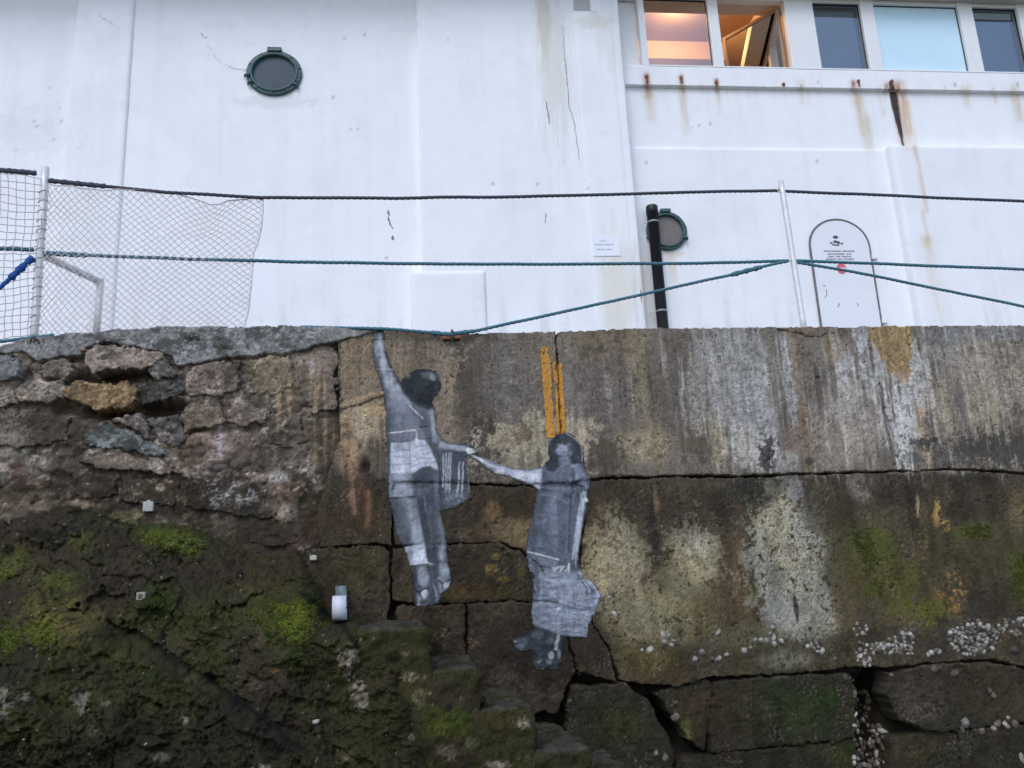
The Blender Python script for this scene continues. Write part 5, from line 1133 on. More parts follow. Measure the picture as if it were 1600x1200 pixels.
# ledge board under the windows with rusted bolts
ledge = panel('ledge', s_e - .03, s_end, FASC_Z, SIL_Z, 0.045, back=0.12, rnd=0.008, res=0.012)
for x, y, l in ((1010, 121, 12), (1064, 123, 10), (1119, 130, 7), (1224, 133, 3), (1341, 128, 10), (1393, 128, 12)):
    P = bp(float(x), float(y), .045)
    m_ = MB().tube([(P[0], 0.048, P[2] + .006), (P[0], 0.03, P[2] + .006)], 0.020, 8)
    m_.tube([(P[0], 0.036, P[2]), (P[0] + .002, 0.036, P[2] - l * 0.006)], [0.014, 0.010], 6)
    m_.build('bolt', M['rust'], ledge)
# --- windows
def glass_mat(name, refl, tint=(0.9, 0.95, 1.0)):
    m = bpy.data.materials.new(name); m.use_nodes = True
    n = m.node_tree; n.nodes.clear()
    out = n.nodes.new('ShaderNodeOutputMaterial')
    tr = n.nodes.new('ShaderNodeBsdfTransparent'); tr.inputs[0].default_value = (*tint, 1)
    gl = n.nodes.new('ShaderNodeBsdfGlossy'); gl.inputs['Roughness'].default_value = 0.03; gl.inputs['Color'].default_value = (.92, .96, 1, 1)
    fr = n.nodes.new('ShaderNodeFresnel'); fr.inputs['IOR'].default_value = refl
    mx = n.nodes.new('ShaderNodeMixShader')
    n.links.new(fr.outputs[0], mx.inputs[0]); n.links.new(tr.outputs[0], mx.inputs[1]); n.links.new(gl.outputs[0], mx.inputs[2]); n.links.new(mx.outputs[0], out.inputs['Surface'])
    return m
M['glass'] = glass_mat('window_glass', 2.8)
M['frosted'] = mat_plain('frosted_blue_glass', (0.60, 0.80, 0.93), .25, 0, .04, 3, .5)
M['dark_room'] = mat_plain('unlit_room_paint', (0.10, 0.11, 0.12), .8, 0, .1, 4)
M['blind'] = mat_plain('pale_blue_blind', (0.80, 0.92, 0.96), .8, 0, .04, 6)
M['blind_grey'] = mat_plain('grey_blue_blind', (0.40, 0.47, 0.56), .8, 0, .06, 6)
M['room_wall'] = mat_plain('peach_room_paint', (0.72, 0.50, 0.34), .8, 0, .05, 4)
M['room_dado'] = mat_plain('brown_room_dado', (0.15, 0.115, 0.11), .8, 0, .08, 4)
M['room_ceil'] = mat_plain('dull_ceiling_paint', (0.36, 0.24, 0.18), .8, 0, .05, 4)
M['sash'] = mat_plain('tan_sash_frame', (.34, .24, .17), .5, 0, .1, 12)
DW = 0.09                                       # glazing plane
TOPZ = HEAD_Z + 0.055
wl = empty('window_frame'); wl.parent = building
def wx(px): return bs(px, 104, DW)
JAMB = [(1003, 1013), (1114, 1130), (1236, 1281), (1356, 1377), (1511, 1533), (1604, 1640)]
for k, (a, b) in enumerate(JAMB):
    MB().box(wx(a), wx(b), DW - .045, DW + .05, SIL_Z - .01, TOPZ, 0.006).build('mullion', M['frame'], wl)
MB().box(s_e + .0, s_end, DW - .03, DW + .05, HEAD_Z, TOPZ - .002, 0.004).build('head_rail', M['frame'], wl)
MB().box(wx(1013), s_end, DW - .05, DW + .06, SIL_Z - .015, SIL_Z + 0.004, 0.003).build('sill', M['frame'], wl)
MB().box(wx(1640), s_end, DW - .02, DW + .08, SIL_Z, TOPZ, 0.004).build('end_pier', M['white'], wl)
for a, b, nm in ((1013, 1114, 0), (1281, 1356, 1), (1377, 1511, 2), (1533, 1604, 3)):
    sa, sb = wx(a), wx(b)
    wn = empty('window'); wn.parent = building
    pn = MB().add([(sa, DW + .008, SIL_Z), (sb, DW + .008, SIL_Z), (sb, DW + .008, HEAD_Z), (sa, DW + .008, HEAD_Z)], [(0, 1, 2, 3)]).build('pane', M['glass'] if nm != 2 else M['frosted'], wn)
    g = MB()
    g.box(sa, sa + .008, DW - .002, DW + .02, SIL_Z, HEAD_Z).box(sb - .008, sb, DW - .002, DW + .02, SIL_Z, HEAD_Z).box(sa, sb, DW - .002, DW + .02, HEAD_Z - .008, HEAD_Z)
    g.build('gasket', M['black'], wn)
    if False: MB().box(sa + .012, sb - .012, DW + .05, DW + .055, SIL_Z, HEAD_Z).build('blind', M['blind'], wn)
    if nm in (1, 3):
        MB().box(sa + .01, sb - .01, DW + .10, DW + .105, SIL_Z - .02, HEAD_Z).build('blind', M['blind_grey'], wn)
    if nm == 3: MB().box(sa + .01, sb - .03, DW + .05, DW + .055, HEAD_Z - .11, HEAD_Z - .02).build('blind', M['blind'], wn)
# open sash swung into the room in the second bay
op = empty('open_sash'); op.parent = building
sa, sb = wx(1130), wx(1236)
w_ = (sb - sa) * 0.93; h_ = HEAD_Z - SIL_Z - .02
hx, ang = sb - .02, math.radians(128)
def sash_pt(u, z, t=0.0): return (hx - u * math.cos(math.pi - ang) * 1.0 + t * math.sin(ang), DW + .06 + u * math.sin(ang) + t * 0.6, SIL_Z + .01 + z)
for (u0, u1, z0_, z1_) in ((0, .035, 0, h_), (w_ - .035, w_, 0, h_), (.035, w_ - .035, 0, .04), (.035, w_ - .035, h_ - .04, h_)):
    v = [sash_pt(u, z, t) for u in (u0, u1) for z in (z0_, z1_) for t in (-.015, .015)]
    MB().add(v, [(0, 1, 3, 2), (4, 6, 7, 5), (0, 4, 5, 1), (2, 3, 7, 6), (0, 2, 6, 4), (1, 5, 7, 3)]).build('sash_rail', M['sash'], op)
v = [sash_pt(u, z, 0) for u, z in ((.03, .03), (w_ - .03, .03), (w_ - .03, h_ - .03), (.03, h_ - .03))]
MB().add(v, [(0, 1, 2, 3)]).build('pane', M['glass'], op)
# rooms behind
RD = 1.55
r0, r1 = wx(1003) - 1.2, wx(1250)
CZ = SIL_Z + 1.50
room = empty('lit_room'); room.parent = building
def quad_box(name, mat, *rects):
    m_ = MB()
    for r in rects: m_.box(*r)
    return m_.build(name, mat, room)
quad_box('room_ceiling', M['room_ceil'], (r0, r1 + .05, DW + .06, DW + RD + .1, CZ, CZ + .05))
quad_box('room_floor', M['room_dado'], (r0, r1 + .05, DW + .06, DW + RD + .1, SIL_Z - 1.0, SIL_Z - .95))
DADO = SIL_Z + 1.22
quad_box('back_wall', M['room_wall'], (r0, r1, DW + RD, DW + RD + .08, DADO, CZ))
quad_box('wall_dado', M['room_dado'], (r0, r1, DW + RD - .01, DW + RD + .08, SIL_Z - .95, DADO - .002))
quad_box('side_wall', M['room_wall'], (r1, r1 + .05, DW + .06, DW + RD + .08, SIL_Z - .95, CZ))
quad_box('side_wall', M['room_wall'], (r0 - .05, r0, DW + .06, DW + RD + .08, SIL_Z - .95, CZ))
quad_box('front_wall', M['white'], (r0, wx(1003) , DW + .06, DW + .10, SIL_Z - .95, CZ + .05), (r0, s_end, DW + .06, DW + .10, TOPZ, CZ + .06), (r0, s_end, DW + .06, DW + .10, SIL_Z - .95, SIL_Z - .03))
quad_box('roof_slab', M['white'], (r0, s_end, DW + .06, DW + RD + .2, CZ + .06, CZ + .2))
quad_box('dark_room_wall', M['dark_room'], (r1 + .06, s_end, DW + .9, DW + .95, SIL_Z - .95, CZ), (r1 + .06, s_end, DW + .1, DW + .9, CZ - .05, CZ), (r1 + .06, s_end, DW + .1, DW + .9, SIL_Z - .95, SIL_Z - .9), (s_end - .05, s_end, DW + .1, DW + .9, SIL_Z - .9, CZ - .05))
w = ray(1060.0, 12.0)
tt = (CZ - 0.05 - CAM[2]) / w[2]
LP = CAM + w * tt - BO
LP = np.array([LP @ _xb, LP @ BN, CZ])
lm, ln_, lb, lo_ = mat_new('lamp_glow')
lb.inputs['Emission Color'].default_value = (1.0, 0.72, 0.36, 1); lb.inputs['Emission Strength'].default_value = 14.0; lb.inputs['Base Color'].default_value = (.9, .8, .6, 1)
lamp = empty('ceiling_lamp', tuple(BO + LP[0] * _xb + LP[1] * BN + np.array([0, 0, CZ])), BA, 'glowing warm ceiling lamp inside the lit window', 'lamp')
prof = [(0.001, -.085), (.03, -.082), (.055, -.07), (.075, -.045), (.082, -.012), (.082, 0)]
MB().lathe(prof, (0, 0, 0), 24, 'z').build('lamp_shade', lm, lamp, True)
MB().lathe([(.0, -.004), (.095, -.004), (.095, -.001), (0, -.001)], (0, 0, 0), 24, 'z').build('lamp_base', M['white'], lamp)
ld = bpy.data.lights.new('lamp_light', 'POINT'); ld.energy = 24; ld.color = (1, .58, .27); ld.shadow_soft_size = .08
lo2 = bpy.data.objects.new('lamp_light', ld); COL.objects.link(lo2); lo2.parent = lamp; lo2.location = (0, 0, -.2)

# --- portholes
def porthole(px, py, rpx, d, glass_rgb, lug_bottom, squat=1.0):
    P = bp(float(px), float(py), d); R = (bs(px + rpx, py, d) - bs(px - rpx, py, d)) / 2
    po = empty('porthole', (P[0], d, P[2])); po.parent = building; po.scale = (1, 1, squat)
    MB().lathe([(R, 0.0), (R, -.028), (R * .97, -.036), (R * .86, -.036), (R * .84, -.030)], (0, 0, 0), 48).build('flange', M['green'], po, True)
    MB().lathe([(R * .88, -.02), (R * .87, -.05), (R * .84, -.056), (R * .79, -.054), (R * .77, -.044), (R * .76, -.012)], (0, 0, 0), 48).build('ring', M['green'], po, True)
    gm, gn, gb, go = mat_new('dirty_porthole_glass')
    tcx = gn.nodes.new('ShaderNodeTexCoord'); tn = noise_node(gn, 7, 4, .6, tcx.outputs['Object'])
    rr = ramp(gn, tn.outputs['Fac'], [(.3, tuple(np.array(glass_rgb) * .85)), (.7, tuple(np.array(glass_rgb) * 1.12))]); gn.links.new(rr.outputs[0], gb.inputs['Base Color']); gb.inputs['Roughness'].default_value = .45; gb.inputs['Specular IOR Level'].default_value = .2
    MB().lathe([(0.0005, -.016), (R * .35, -.017), (R * .78, -.014)], (0, 0, 0), 48).build('pane', gm, po, True)
    MB().box(-R * .26, R * .26, -.055, -.002, R * .93, R * 1.12, .008).build('hinge', M['green'], po)
    for k in range(10):
        a = 2 * math.pi * (k + .35) / 10
        if abs(math.sin(a) - 1) < .12: continue
        MB().tube([(R * .92 * math.cos(a), -.03, R * .92 * math.sin(a)), (R * .92 * math.cos(a), -.05, R * .92 * math.sin(a))], .010, 8).build('bolt', M['green'], po)
    for a in lug_bottom:
        a = math.radians(a); c, s = math.cos(a), math.sin(a)
        MB().tube([(R * .86 * c, -.05, R * .86 * s), (R * 1.02 * c, -.05, R * 1.02 * s), (R * 1.06 * c, -.02, R * 1.06 * s)], [.016, .018, .013], 8).build('lug', M['green'], po, True)
porthole(429, 116, 43.5, -.0, (.060, .085, .115), (-35, -150, 190), .92)
porthole(1041, 362, 31.5, .065, (.19, .165, .165), (-25, -160))

# --- arched door
dd = 0.045
dl, dr = bs(1275, 450, dd), bs(1369, 450, dd)
dc = (dl + dr) / 2; rad = (dr - dl) / 2
dtop = bz(1310, 343, dd); dz0 = Z0 + .02
asp = 0.94
zs_ = dtop - rad * asp
door = empty('arched_door', (0, 0, 0)); door.parent = building
arc = [(dc + rad * math.cos(a), zs_ + rad * asp * math.sin(a)) for a in np.linspace(0, math.pi, 40)]
outl = [(dr, dz0)] + arc + [(dl, dz0)]
v = [(a, dd, b) for a, b in outl] + [(a, dd + .02, b) for a, b in outl]
n = len(outl)
f = [tuple(range(n - 1, -1, -1))] + [(i, i + 1, n + i + 1, n + i) for i in range(n - 1)]
new_mesh('door_panel', np.array(v), f, mat_plain('door_white_paint', (.76, .78, .84), .5, 0, .02, 8), door, None, False)
MB().tube(resample([(a, dd + .004, b) for a, b in outl], .03), .013, 6).build('door_seal', M['seal'], door, True)
for y in (402, 502): 
    P = bp(1366.0 if y < 450 else 1382.0, float(y), dd)
    MB().box(P[0] - .035, P[0] + .03, dd - .012, dd + .012, P[2] - .022, P[2] + .022, .004).build('hinge', M['white'], door)
def marks(parent, name, d, rows, mat=None):
    m_ = MB()
    for (x0, x1, y, hgt, gaps) in rows:
        x = x0
        while x < x1:
            wd = rng.uniform(1.1, 1.9)
            if not any(a <= x <= b for a, b in gaps):
                A, B = bp(float(x), float(y - hgt / 2), d), bp(float(x + wd), float(y + hgt / 2), d)
                m_.box(A[0], B[0], d - .0012, d + .001, min(A[2], B[2]) + rng.uniform(0, .004), max(A[2], B[2]))
            x += wd + rng.uniform(.5, .8)
    o = m_.build(name, mat or M['ink'], parent)
    o['kind'] = 'stuff'
marks(door, 'lettering', dd - .002, [(1287, 1334, 392.5, 2.2, [(1314, 1316)]), (1293, 1330, 397, 2.2, [(1312, 1313.5), (1319, 1321)]), (1294, 1330, 401, 2.2, [(1303, 1305), (1312, 1314)]), (1291, 1334, 405, 2.2, [(1306, 1308), (1314, 1316.5)])])
def disc(parent, name, px, py, rx, ry, d, mat, thick=.002):
    P = bp(float(px), float(py), d); R1 = abs(bs(px + rx, py, d) - P[0]); R2 = abs(bz(px, py - ry, d) - P[2])
    v = [(P[0] + R1 * math.cos(a), d, P[2] + R2 * math.sin(a)) for a in np.linspace(0, 2 * math.pi, 28, False)]
    v2 = [(a, b + thick * 2, c) for a, b, c in v]
    return MB().add(v + v2, [tuple(range(27, -1, -1))] + [(i, (i + 1) % 28, 28 + (i + 1) % 28, 28 + i) for i in range(28)]).build(name, mat, parent)
emblem = disc(door, 'emblem', 1305.5, 370.5, 4.2, 2.5, dd - .002, M['ink'])
for px, py, rx, ry in ((1305, 377.5, 3.2, 2.0), (1310, 379, 2.6, 2.4), (1299, 379.5, 2, 1.2), (1302.5, 382, 2.4, 1.2), (1308, 383, 4, 1.0), (1315.5, 380.5, 2.2, 1.2)):
    disc(door, 'emblem_mark', px, py, rx, ry, dd - .0035, M['ink'])
rd = disc(door, 'round_sign', 1315, 419.5, 7.4, 8.2, dd - .004, M['red'])
A, B = bp(1313.0, 418.5, dd), bp(1321.0, 422.0, dd)
MB().box(A[0], B[0], dd - .0055, dd - .004, B[2], A[2]).build('sign_bar', M['paper'], door)
for pts in (((1286, 447), (1290, 446)), ((1291, 452), (1292, 460), (1289, 465)), ((1309, 480), (1312, 474)), ((1339, 473), (1342, 478))):
    MB().tube([(q[0], dd - .001, q[2]) for q in (bp(float(a), float(b), dd) for a, b in pts)], .004, 5).build('scrape', M['crack'], door)

# notice on the pilaster
nd = -0.142
A, B = bp(925.0, 367.0, nd), bp(970.0, 400.0, nd)
notice = empty('paper_notice', tuple(BO + A[0] * _xb + A[1] * BN + np.array([0, 0, B[2]])), BA, 'white paper notice with three grey lines, left of the black pipe', 'notice')
notice_mesh = MB().box(0, B[0] - A[0], -.006, -.001, 0, A[2] - B[2]).build('sheet', M['paper'], notice)
M['pale_ink'] = mat_plain('faded_ink', (.36, .40, .50), .8, 0, .1, 60)
hold = empty('tmp'); hold.parent = building
marks(hold, 'lettering', nd - .007, [(937, 946, 376.5, 1.6, []), (930, 958, 382.2, 2.0, [(936.5, 937.5)]), (932, 957, 389.8, 2.0, [(944, 945.5)])], M['pale_ink'])
for ch in list(hold.children):
    ch.parent = notice
    ch.location = (-A[0], -A[1], -B[2])
bpy.data.objects.remove(hold, do_unlink=True)

# cracks in the render: thin open lines
def crack(pts, d, w0):
    P = np.array([bp(float(a), float(b), d) for a, b in pts])
    Q = resample(P, .012); k = len(Q)
    Q[:, 0] += .006 * fbm(np.arange(k) * .35, np.zeros(k), 3, int(pts[0][0]))
    ww = w0 * (0.35 + 0.65 * np.abs(np.sin(np.linspace(.15, 2.9, k)))) * (1 + .4 * fbm(np.arange(k) * .8, np.ones(k), 2, 5))
    v = []
    for i in range(k): v += [(Q[i, 0] - ww[i], d - .0025, Q[i, 2]), (Q[i, 0] + ww[i], d - .0025, Q[i, 2])]
    new_mesh('crack', np.array(v), [(2 * i, 2 * i + 1, 2 * i + 3, 2 * i + 2) for i in range(k - 1)], M['crack'], building, None, False)
crack([(605, 328), (609, 338)], 0, .008); crack([(606, 338), (610, 350), (613, 358)], 0, .008); crack([(613, 368), (615, 375)], 0, .011)
crack([(853, 157), (856, 175), (858, 194)], -.12, .006); crack([(879, 40), (883, 95), (889, 165), (897, 190), (903, 235), (905, 252)], -.12, .0035); crack([(852, 332), (852, 350)], -.12, .004)
crack([(1001, 453), (1003, 472)], -.135, .006)

# ------------------------------------------------------------------ black pipe
b0 = bp(1036.0, 512.0, -.02); b1 = bp(1019.0, 322.0, -.02)
pw = lambda s, d, z: tuple(BO + s * _xb + d * BN + np.array([0, 0, z]))
pr = (bs(1029, 400, -.02) - bs(1012, 400, -.02)) / 2
pipe = empty('black_pipe', pw(b0[0], -.02, ZW), BA, 'upright black plastic pipe in front of the right porthole', 'pipe')
hh = b1[2] - ZW
M['clamp'] = mat_plain('dull_clamp', (.30, .31, .33), .5, .3, .2, 20)
lean = (b1[0] - b0[0])
MB().lathe([(pr, 0), (pr, hh - .10), (pr * 1.10, hh - .098), (pr * 1.10, hh - .01), (pr * .95, hh), (pr * .8, hh - .01), (pr * .8, hh - .2)], (0, 0, 0), 24, 'z').build('pipe_body', M['black'], pipe, True)
for fz in (.90, .40):
    MB().lathe([(pr * 1.02, hh * fz), (pr * 1.07, hh * fz + .003), (pr * 1.07, hh * fz + .017), (pr * 1.02, hh * fz + .02)], (0, 0, 0), 24, 'z').build('clamp', M['clamp'], pipe, True)
    MB().tube([(-pr, 0, hh * fz + .01), (-pr - .06, .05, hh * fz + .01)], .006, 6).build('bracket', M['steel'], pipe)
stk = MB().box(-.01, .045, -pr - .006, -pr * .9, .25, .31, .004).build('sticker', M['paper'], pipe)
MB().box(.03, .052, -pr - .0075, -pr * .7, .245, .285, .002).build('sticker_mark', M['red'], stk)

# ------------------------------------------------------------------ railing: posts, ropes, nets
YR = 0.20
def rp(px, py, y=YR): return on_y(float(px), float(py), y)
def post(top, base, rpx, label):
    a, b = rp(*top), rp(*base)
    z0 = b[2] - .06
    r = rpx / 200.0
    e = empty('railing_post', (b[0], b[1], z0), 0, label, 'post', 'railing posts along the wall top')
    k = (a - b) / (a[2] - b[2])
    ptsz = np.linspace(z0, a[2], 12)
    MB().tube([(k[0] * (z - b[2]), 0, z - z0) for z in ptsz], r, 14).build('tube', M['steel'], e, True)
    return e, k, b, z0, r
e, k, b, z0, r = post((1220, 283), (1256, 512), 5.2, 'slim galvanised railing post standing left of the arched door')
for py in (297, 403):
    z = rp(1225, py)[2]
    xx = k[0] * (z - b[2])
    ring = [(xx - r - .012 + .012 * math.cos(t), -.01 + .0, z - z0 + .03 * math.sin(t)) for t in np.linspace(0, 2 * math.pi, 14)]
    MB().tube(ring, .0045, 6, cap=False).build('ring', M['steel'], e, True)
MB().box(-.055, .055, -.05, .05, .035, .05, .004).build('base_plate', M['steel'], e)
e, k, b, z0, r = post((71, 262), (53, 528), 6.0, 'whitish railing post lashed to the netting at the left')
for i in range(15):
    z = rp(66, 300 + i * 15)[2]; xx = k[0] * (z - b[2])
    c = [(xx + (r + .003) * math.cos(t), (r + .003) * math.sin(t), z - z0 + .012 * math.cos(t)) for t in np.linspace(0, 2 * math.pi, 13)]
    MB().tube(c, .004, 5, cap=False).build('lashing', M['net'], e)
# side frame
fr = empty('tube_frame', tuple(rp(150, 524) - np.array([0, 0, .05])), 0, 'short bent galvanised tube frame behind the net', 'frame')
fl = np.array(fr.location)
A, B, C_ = rp(64, 396) , rp(157, 441, YR + .35), rp(150, 524, YR + .35)
fr.location = (C_[0], C_[1], C_[2] - .06); fl = np.array(fr.location)
B2 = B.copy()
MB().tube([A - fl + np.array([.0, .03, 0]), B2 - fl], .029, 12).build('top_tube', M['steel'], fr, True)
MB().tube([B2 - fl + np.array([0, 0, .026]), C_ - fl - np.array([0, 0, .05])], .029, 12).build('leg', M['steel'], fr, True)

def rope(name, pts, r, mat, label, y=YR, sag=0.0, lobes=3, splice=(), step=.008, group='safety ropes along the wall top'):
    P = np.array([rp(*q) if len(q) == 2 else rp(q[0], q[1], q[2]) for q in pts])
    Q = smooth_path(P, step, 20)
    if sag:
        t = np.linspace(0, 1, len(Q)); Q[:, 2] -= sag * 4 * t * (1 - t)
    i = np.arange(len(Q))
    Q[:, 2] += .0025 * fbm(i * .02, i * 0.0, 3, int(abs(pts[0][0])) + 3)
    R = np.full(len(Q), r)
    U, V = image_px(Q)
    for (u0, u1, kk) in splice:
        w = ((U > u0) & (U < u1)).astype(float)
        R = R * (1 + (kk - 1) * w * (0.85 + .3 * np.sin(i * .5)))
    o = Q[len(Q) // 2].copy()
    m_ = MB().tube(Q - o, R, 9, True, 42.0 / 1.0, lobes).build(name, M[mat], None, True)
    m_.location = o
    return set_props(m_, label, 'rope', group)
rope('rope', [(-120, 262), (0, 266), (56, 271)], .017, 'rope_black', 'dark rope along the net top, left of the lashed post', splice=((-120, 60, 1.25),))
rope('rope', [(76, 282), (150, 290), (260, 301), (410, 308.5), (620, 309.5), (820, 307), (1020, 302), (1219, 297.5)], .0135, 'rope_black', 'long dark top rope between the two railing posts', splice=((76, 165, 1.5),))
rope('rope', [(1224, 298.5), (1400, 306), (1600, 314.5), (1750, 320)], .0135, 'rope_black', 'dark top rope running right past the arched door')
rope('rope', [(-120, 384), (0, 388), (52, 391)], .0165, 'rope_teal', 'teal middle rope left of the lashed post')
rope('rope', [(66, 395), (130, 399), (260, 403.5), (410, 408), (620, 412), (820, 413), (1030, 412), (1150, 410), (1232, 407)], .0135, 'rope_teal', 'long teal middle rope between the two railing posts', splice=((72, 136, 1.5),))
rope('rope', [(1240, 407), (1400, 413), (1600, 421), (1750, 427)], .0135, 'rope_teal', 'teal middle rope crossing the arched door')
rope('rope', [(1232, 408, .19), (1190, 417, .185), (1140, 430, .16), (1030, 454, .12), (900, 483, .05), (800, 504, 0), (738, 518, -.045), (706, 522, -.065)], .0125, 'rope_teal', 'teal rope slanting down from the right post to the rusty bracket', splice=((1142, 1190, 1.7), (706, 740, 1.4)))
rope('rope', [(1240, 409), (1330, 424), (1410, 440), (1600, 479), (1750, 511)], .0125, 'rope_teal', 'teal rope slanting down to the right across the door')
rope('rope', [(706, 523, -.065), (680, 520.5, -.06), (640, 516.5, -.06), (600, 513.5, -.06), (540, 512, -.02), (470, 511, .05)], .0125, 'rope_teal', 'teal rope lying along the wall edge above the raised hand', splice=((672, 706, 1.5),))
rope('rope', [(-120, 548, .1), (0, 533.5, .1), (40, 529, .1), (84, 524, .12)], .0125, 'rope_teal', 'teal rope lying along the wall edge under the left net')
rope('rope', [(-120, 530, .12), (-30, 474, .13), (0, 450, .14), (22, 430, .15), (38, 415, .16), (52, 403, .17)], .016, 'rope_blue', 'bright blue rope tied low on the lashed post', splice=((16, 56, 1.7),))

def net(name, corners, nu, nv, diamond, label, ypl, sagf, seed):
    """knotted net: strands as thin tubes between four corners"""
    c = [np.array(q, float) for q in corners]      # top-left, top-right, bottom-right, bottom-left in image pixel coordinates
    def at(u, v):
        uu = u ** 1.12
        p = (c[0] * (1 - uu) + c[1] * uu) * (1 - v) + (c[3] * (1 - uu) + c[2] * uu) * v
        p = p + sagf(u, v)
        jx = 1.6 * fbm(np.array([u * 9.0]), np.array([v * 9.0]), 2, seed)[0]; jy = 1.8 * fbm(np.array([u * 9.0]), np.array([v * 9.0]), 2, seed + 9)[0]
        dpt = ypl + .05 * fbm(np.array([u * 2.2]), np.array([v * 2.2]), 2, seed + 4)[0]
        return on_y(p[0] + jx, p[1] + jy, dpt)
    m_ = MB()
    if diamond:
        node = {}
        for i in range(nu * 2 + 1):
            for j in range(nv * 2 + 1):
                if (i + j) % 2 == 0: node[i, j] = at(i / (nu * 2), j / (nv * 2))
        for (i, j), p in node.items():
            for di in (-1, 1):
                q = node.get((i + di, j + 1))
                if q is not None and rng.random() > .004: m_.tube([p, q], .0036, 3, False)
        for j in range(0, nv * 2, 2): m_.tube([node[nu * 2, j], node[nu * 2, j + 2]], .0045, 4, False)
        for i in range(0, nu * 2, 2): m_.tube([node[i, 0], node[i + 2, 0]], .005, 4, False)
    else:
        for i in range(nu + 1): m_.tube([at(i / nu, j / nv) for j in range(nv + 1)], .0036, 3, False)
        for j in range(nv + 1): m_.tube([at(i / nu, j / nv) for i in range(nu + 1)], .0036, 3, False)
    P = np.array(m_.v); o = P.mean(0); o[2] = P[:, 2].min()
    ob = new_mesh(name, P - o, [list(q) for q in m_.f], M['net'])
    ob.location = o
    return set_props(ob, label, 'net', 'safety nets on the railing')
def sag_r(u, v):
    top = (1 - v) ** 3
    return np.array([0.0, 14 * top * math.exp(-((u - .78) / .09) ** 2) + 3.0 * top * abs(math.sin(u * 26))]) + np.array([-12 * v * v * (u ** 4) + 2.5 * math.sin(v * 9) * u ** 6, 0])
net('safety_net', [(74, 287), (410, 309), (392, 508), (58, 526)], 27, 21, True, 'diamond mesh net hung right of the lashed post', YR - .02, sag_r, 1200)
net('safety_net', [(-90, 268), (66, 276), (54, 524), (-90, 535)], 13, 23, False, 'square mesh net hung left of the lashed post', YR - .03, lambda u, v: np.array([2 * math.sin(v * 9), 2.5 * math.sin(u * 8 + v * 4)]), 1240)

# ------------------------------------------------------------------ fittings on the wall
P = on_y(706.0, 528.0, -.05)
br = empty('mooring_bracket', tuple(P), 0, 'rusty iron bracket holding the slanting rope at the wall edge', 'bracket')
MB().box(-.072, -.012, -.02, .03, -.014, .014, .005).build('plate', M['rust'], br)
MB().box(.012, .070, -.02, .03, -.010, .016, .005).build('plate', M['rust'], br)
MB().tube([(.0, -.025, .055), (.002, -.04, .02), (0, -.03, -.04)], .010, 8).build('rope_tie', M['rope_black'], br, True)
MB().tube([(-.002, -.01, .03), (0, -.02, .075)], .005, 6).build('pin', M['steel'], br)

def surf_pt(px, py):
    w = ray(float(px), float(py))
    hit, loc, nor, idx, ob, mt = scene.ray_cast(bpy.context.view_layer.depsgraph, Vector(CAM), Vector(w).normalized())
    return (np.array(loc), np.array(nor)) if hit else (on_y(float(px), float(py)), np.array([0, -1.0, 0]))
bpy.context.view_layer.update()
def small_block(px, py, wpx, hpx, rgb, name, label, knob):
    loc, nor = surf_pt(px, py)
    s = np.linalg.norm(loc - CAM) / F
    a, b = wpx * s / 2, hpx * s / 2
    e = empty(name, tuple(loc), 0, label, 'marker', 'small white markers fixed to the rock')
    mt = mat_plain('marker_paint', rgb, .6, 0, .25, 40)
    MB().box(-a, a, -.035, .06, -b, b, .006).build('block', mt, e)
    if knob: MB().box(-a * .35, a * .35, -.03, .0, b, b * 1.3, .003).build('cap', mt, e)
    else: MB().box(-a * .5, a * .45, -.0365, -.03, -b * .5, b * .55).build('face_mark', mat_plain('marker_dirt', (.09, .085, .06), .8, 0, .5, 60), e)
small_block(233, 792, 14, 14, (.40, .39, .37), 'white_marker', 'clean white square marker just above the moss', True)
small_block(222, 932, 12, 12, (.28, .26, .22), 'white_marker', 'stained white square marker low on the mossy rock', False)
small_block(490, 872, 10, 7, (.42, .40, .37), 'white_marker', 'small chipped white marker left of the hanging figure feet', True)

# hanging looped plastic band
loc, nor = surf_pt(533, 922)
s = np.linalg.norm(loc - CAM) / F
band = empty('plastic_band', tuple(loc), 0, 'white plastic band looped below a grey strip on the rock', 'strap')
def ribbon(path, w, mat, name, skew=0.0):
    v = []; m = len(path)
    for i, (y, z) in enumerate(path):
        for t in (-1, 1):
            v += [(t * w / 2 + skew * z, y, z), (t * w / 2 + skew * z, y + .004, z + .001)]
    f = []
    for i in range(m - 1):
        a, b_ = 4 * i, 4 * i + 4
        f += [(a, a + 2, b_ + 2, b_), (a + 1, b_ + 1, b_ + 3, a + 3), (a, b_, b_ + 1, a + 1), (a + 2, a + 3, b_ + 3, b_ + 2)]
    return new_mesh(name, np.array(v), f, M[mat], band)
hgt = 30 * s
R_ = 15 * s
loc2, _n2 = surf_pt(531, 972)
cen = on_y(530.5, 950.0, min(loc[1] - .1, loc2[1]) - R_ * 0.9)
cen = cen - np.array(band.location)
ribbon([(.0, .03), (-.03, -.01), (cen[1] * .6, -hgt * .55), (cen[1] - R_ * .2, cen[2] + R_)], 16 * s, 'tape_grey', 'strip', cen[0] / (cen[2] + R_))
lp = ribbon([(cen[1] - R_ * 1.0 * math.cos(t_), cen[2] + R_ * 1.12 * math.sin(t_)) for t_ in np.linspace(-3.05, 3.1, 40)], 19 * s, 'tape', 'loop', .0)
lp.location.x = cen[0]
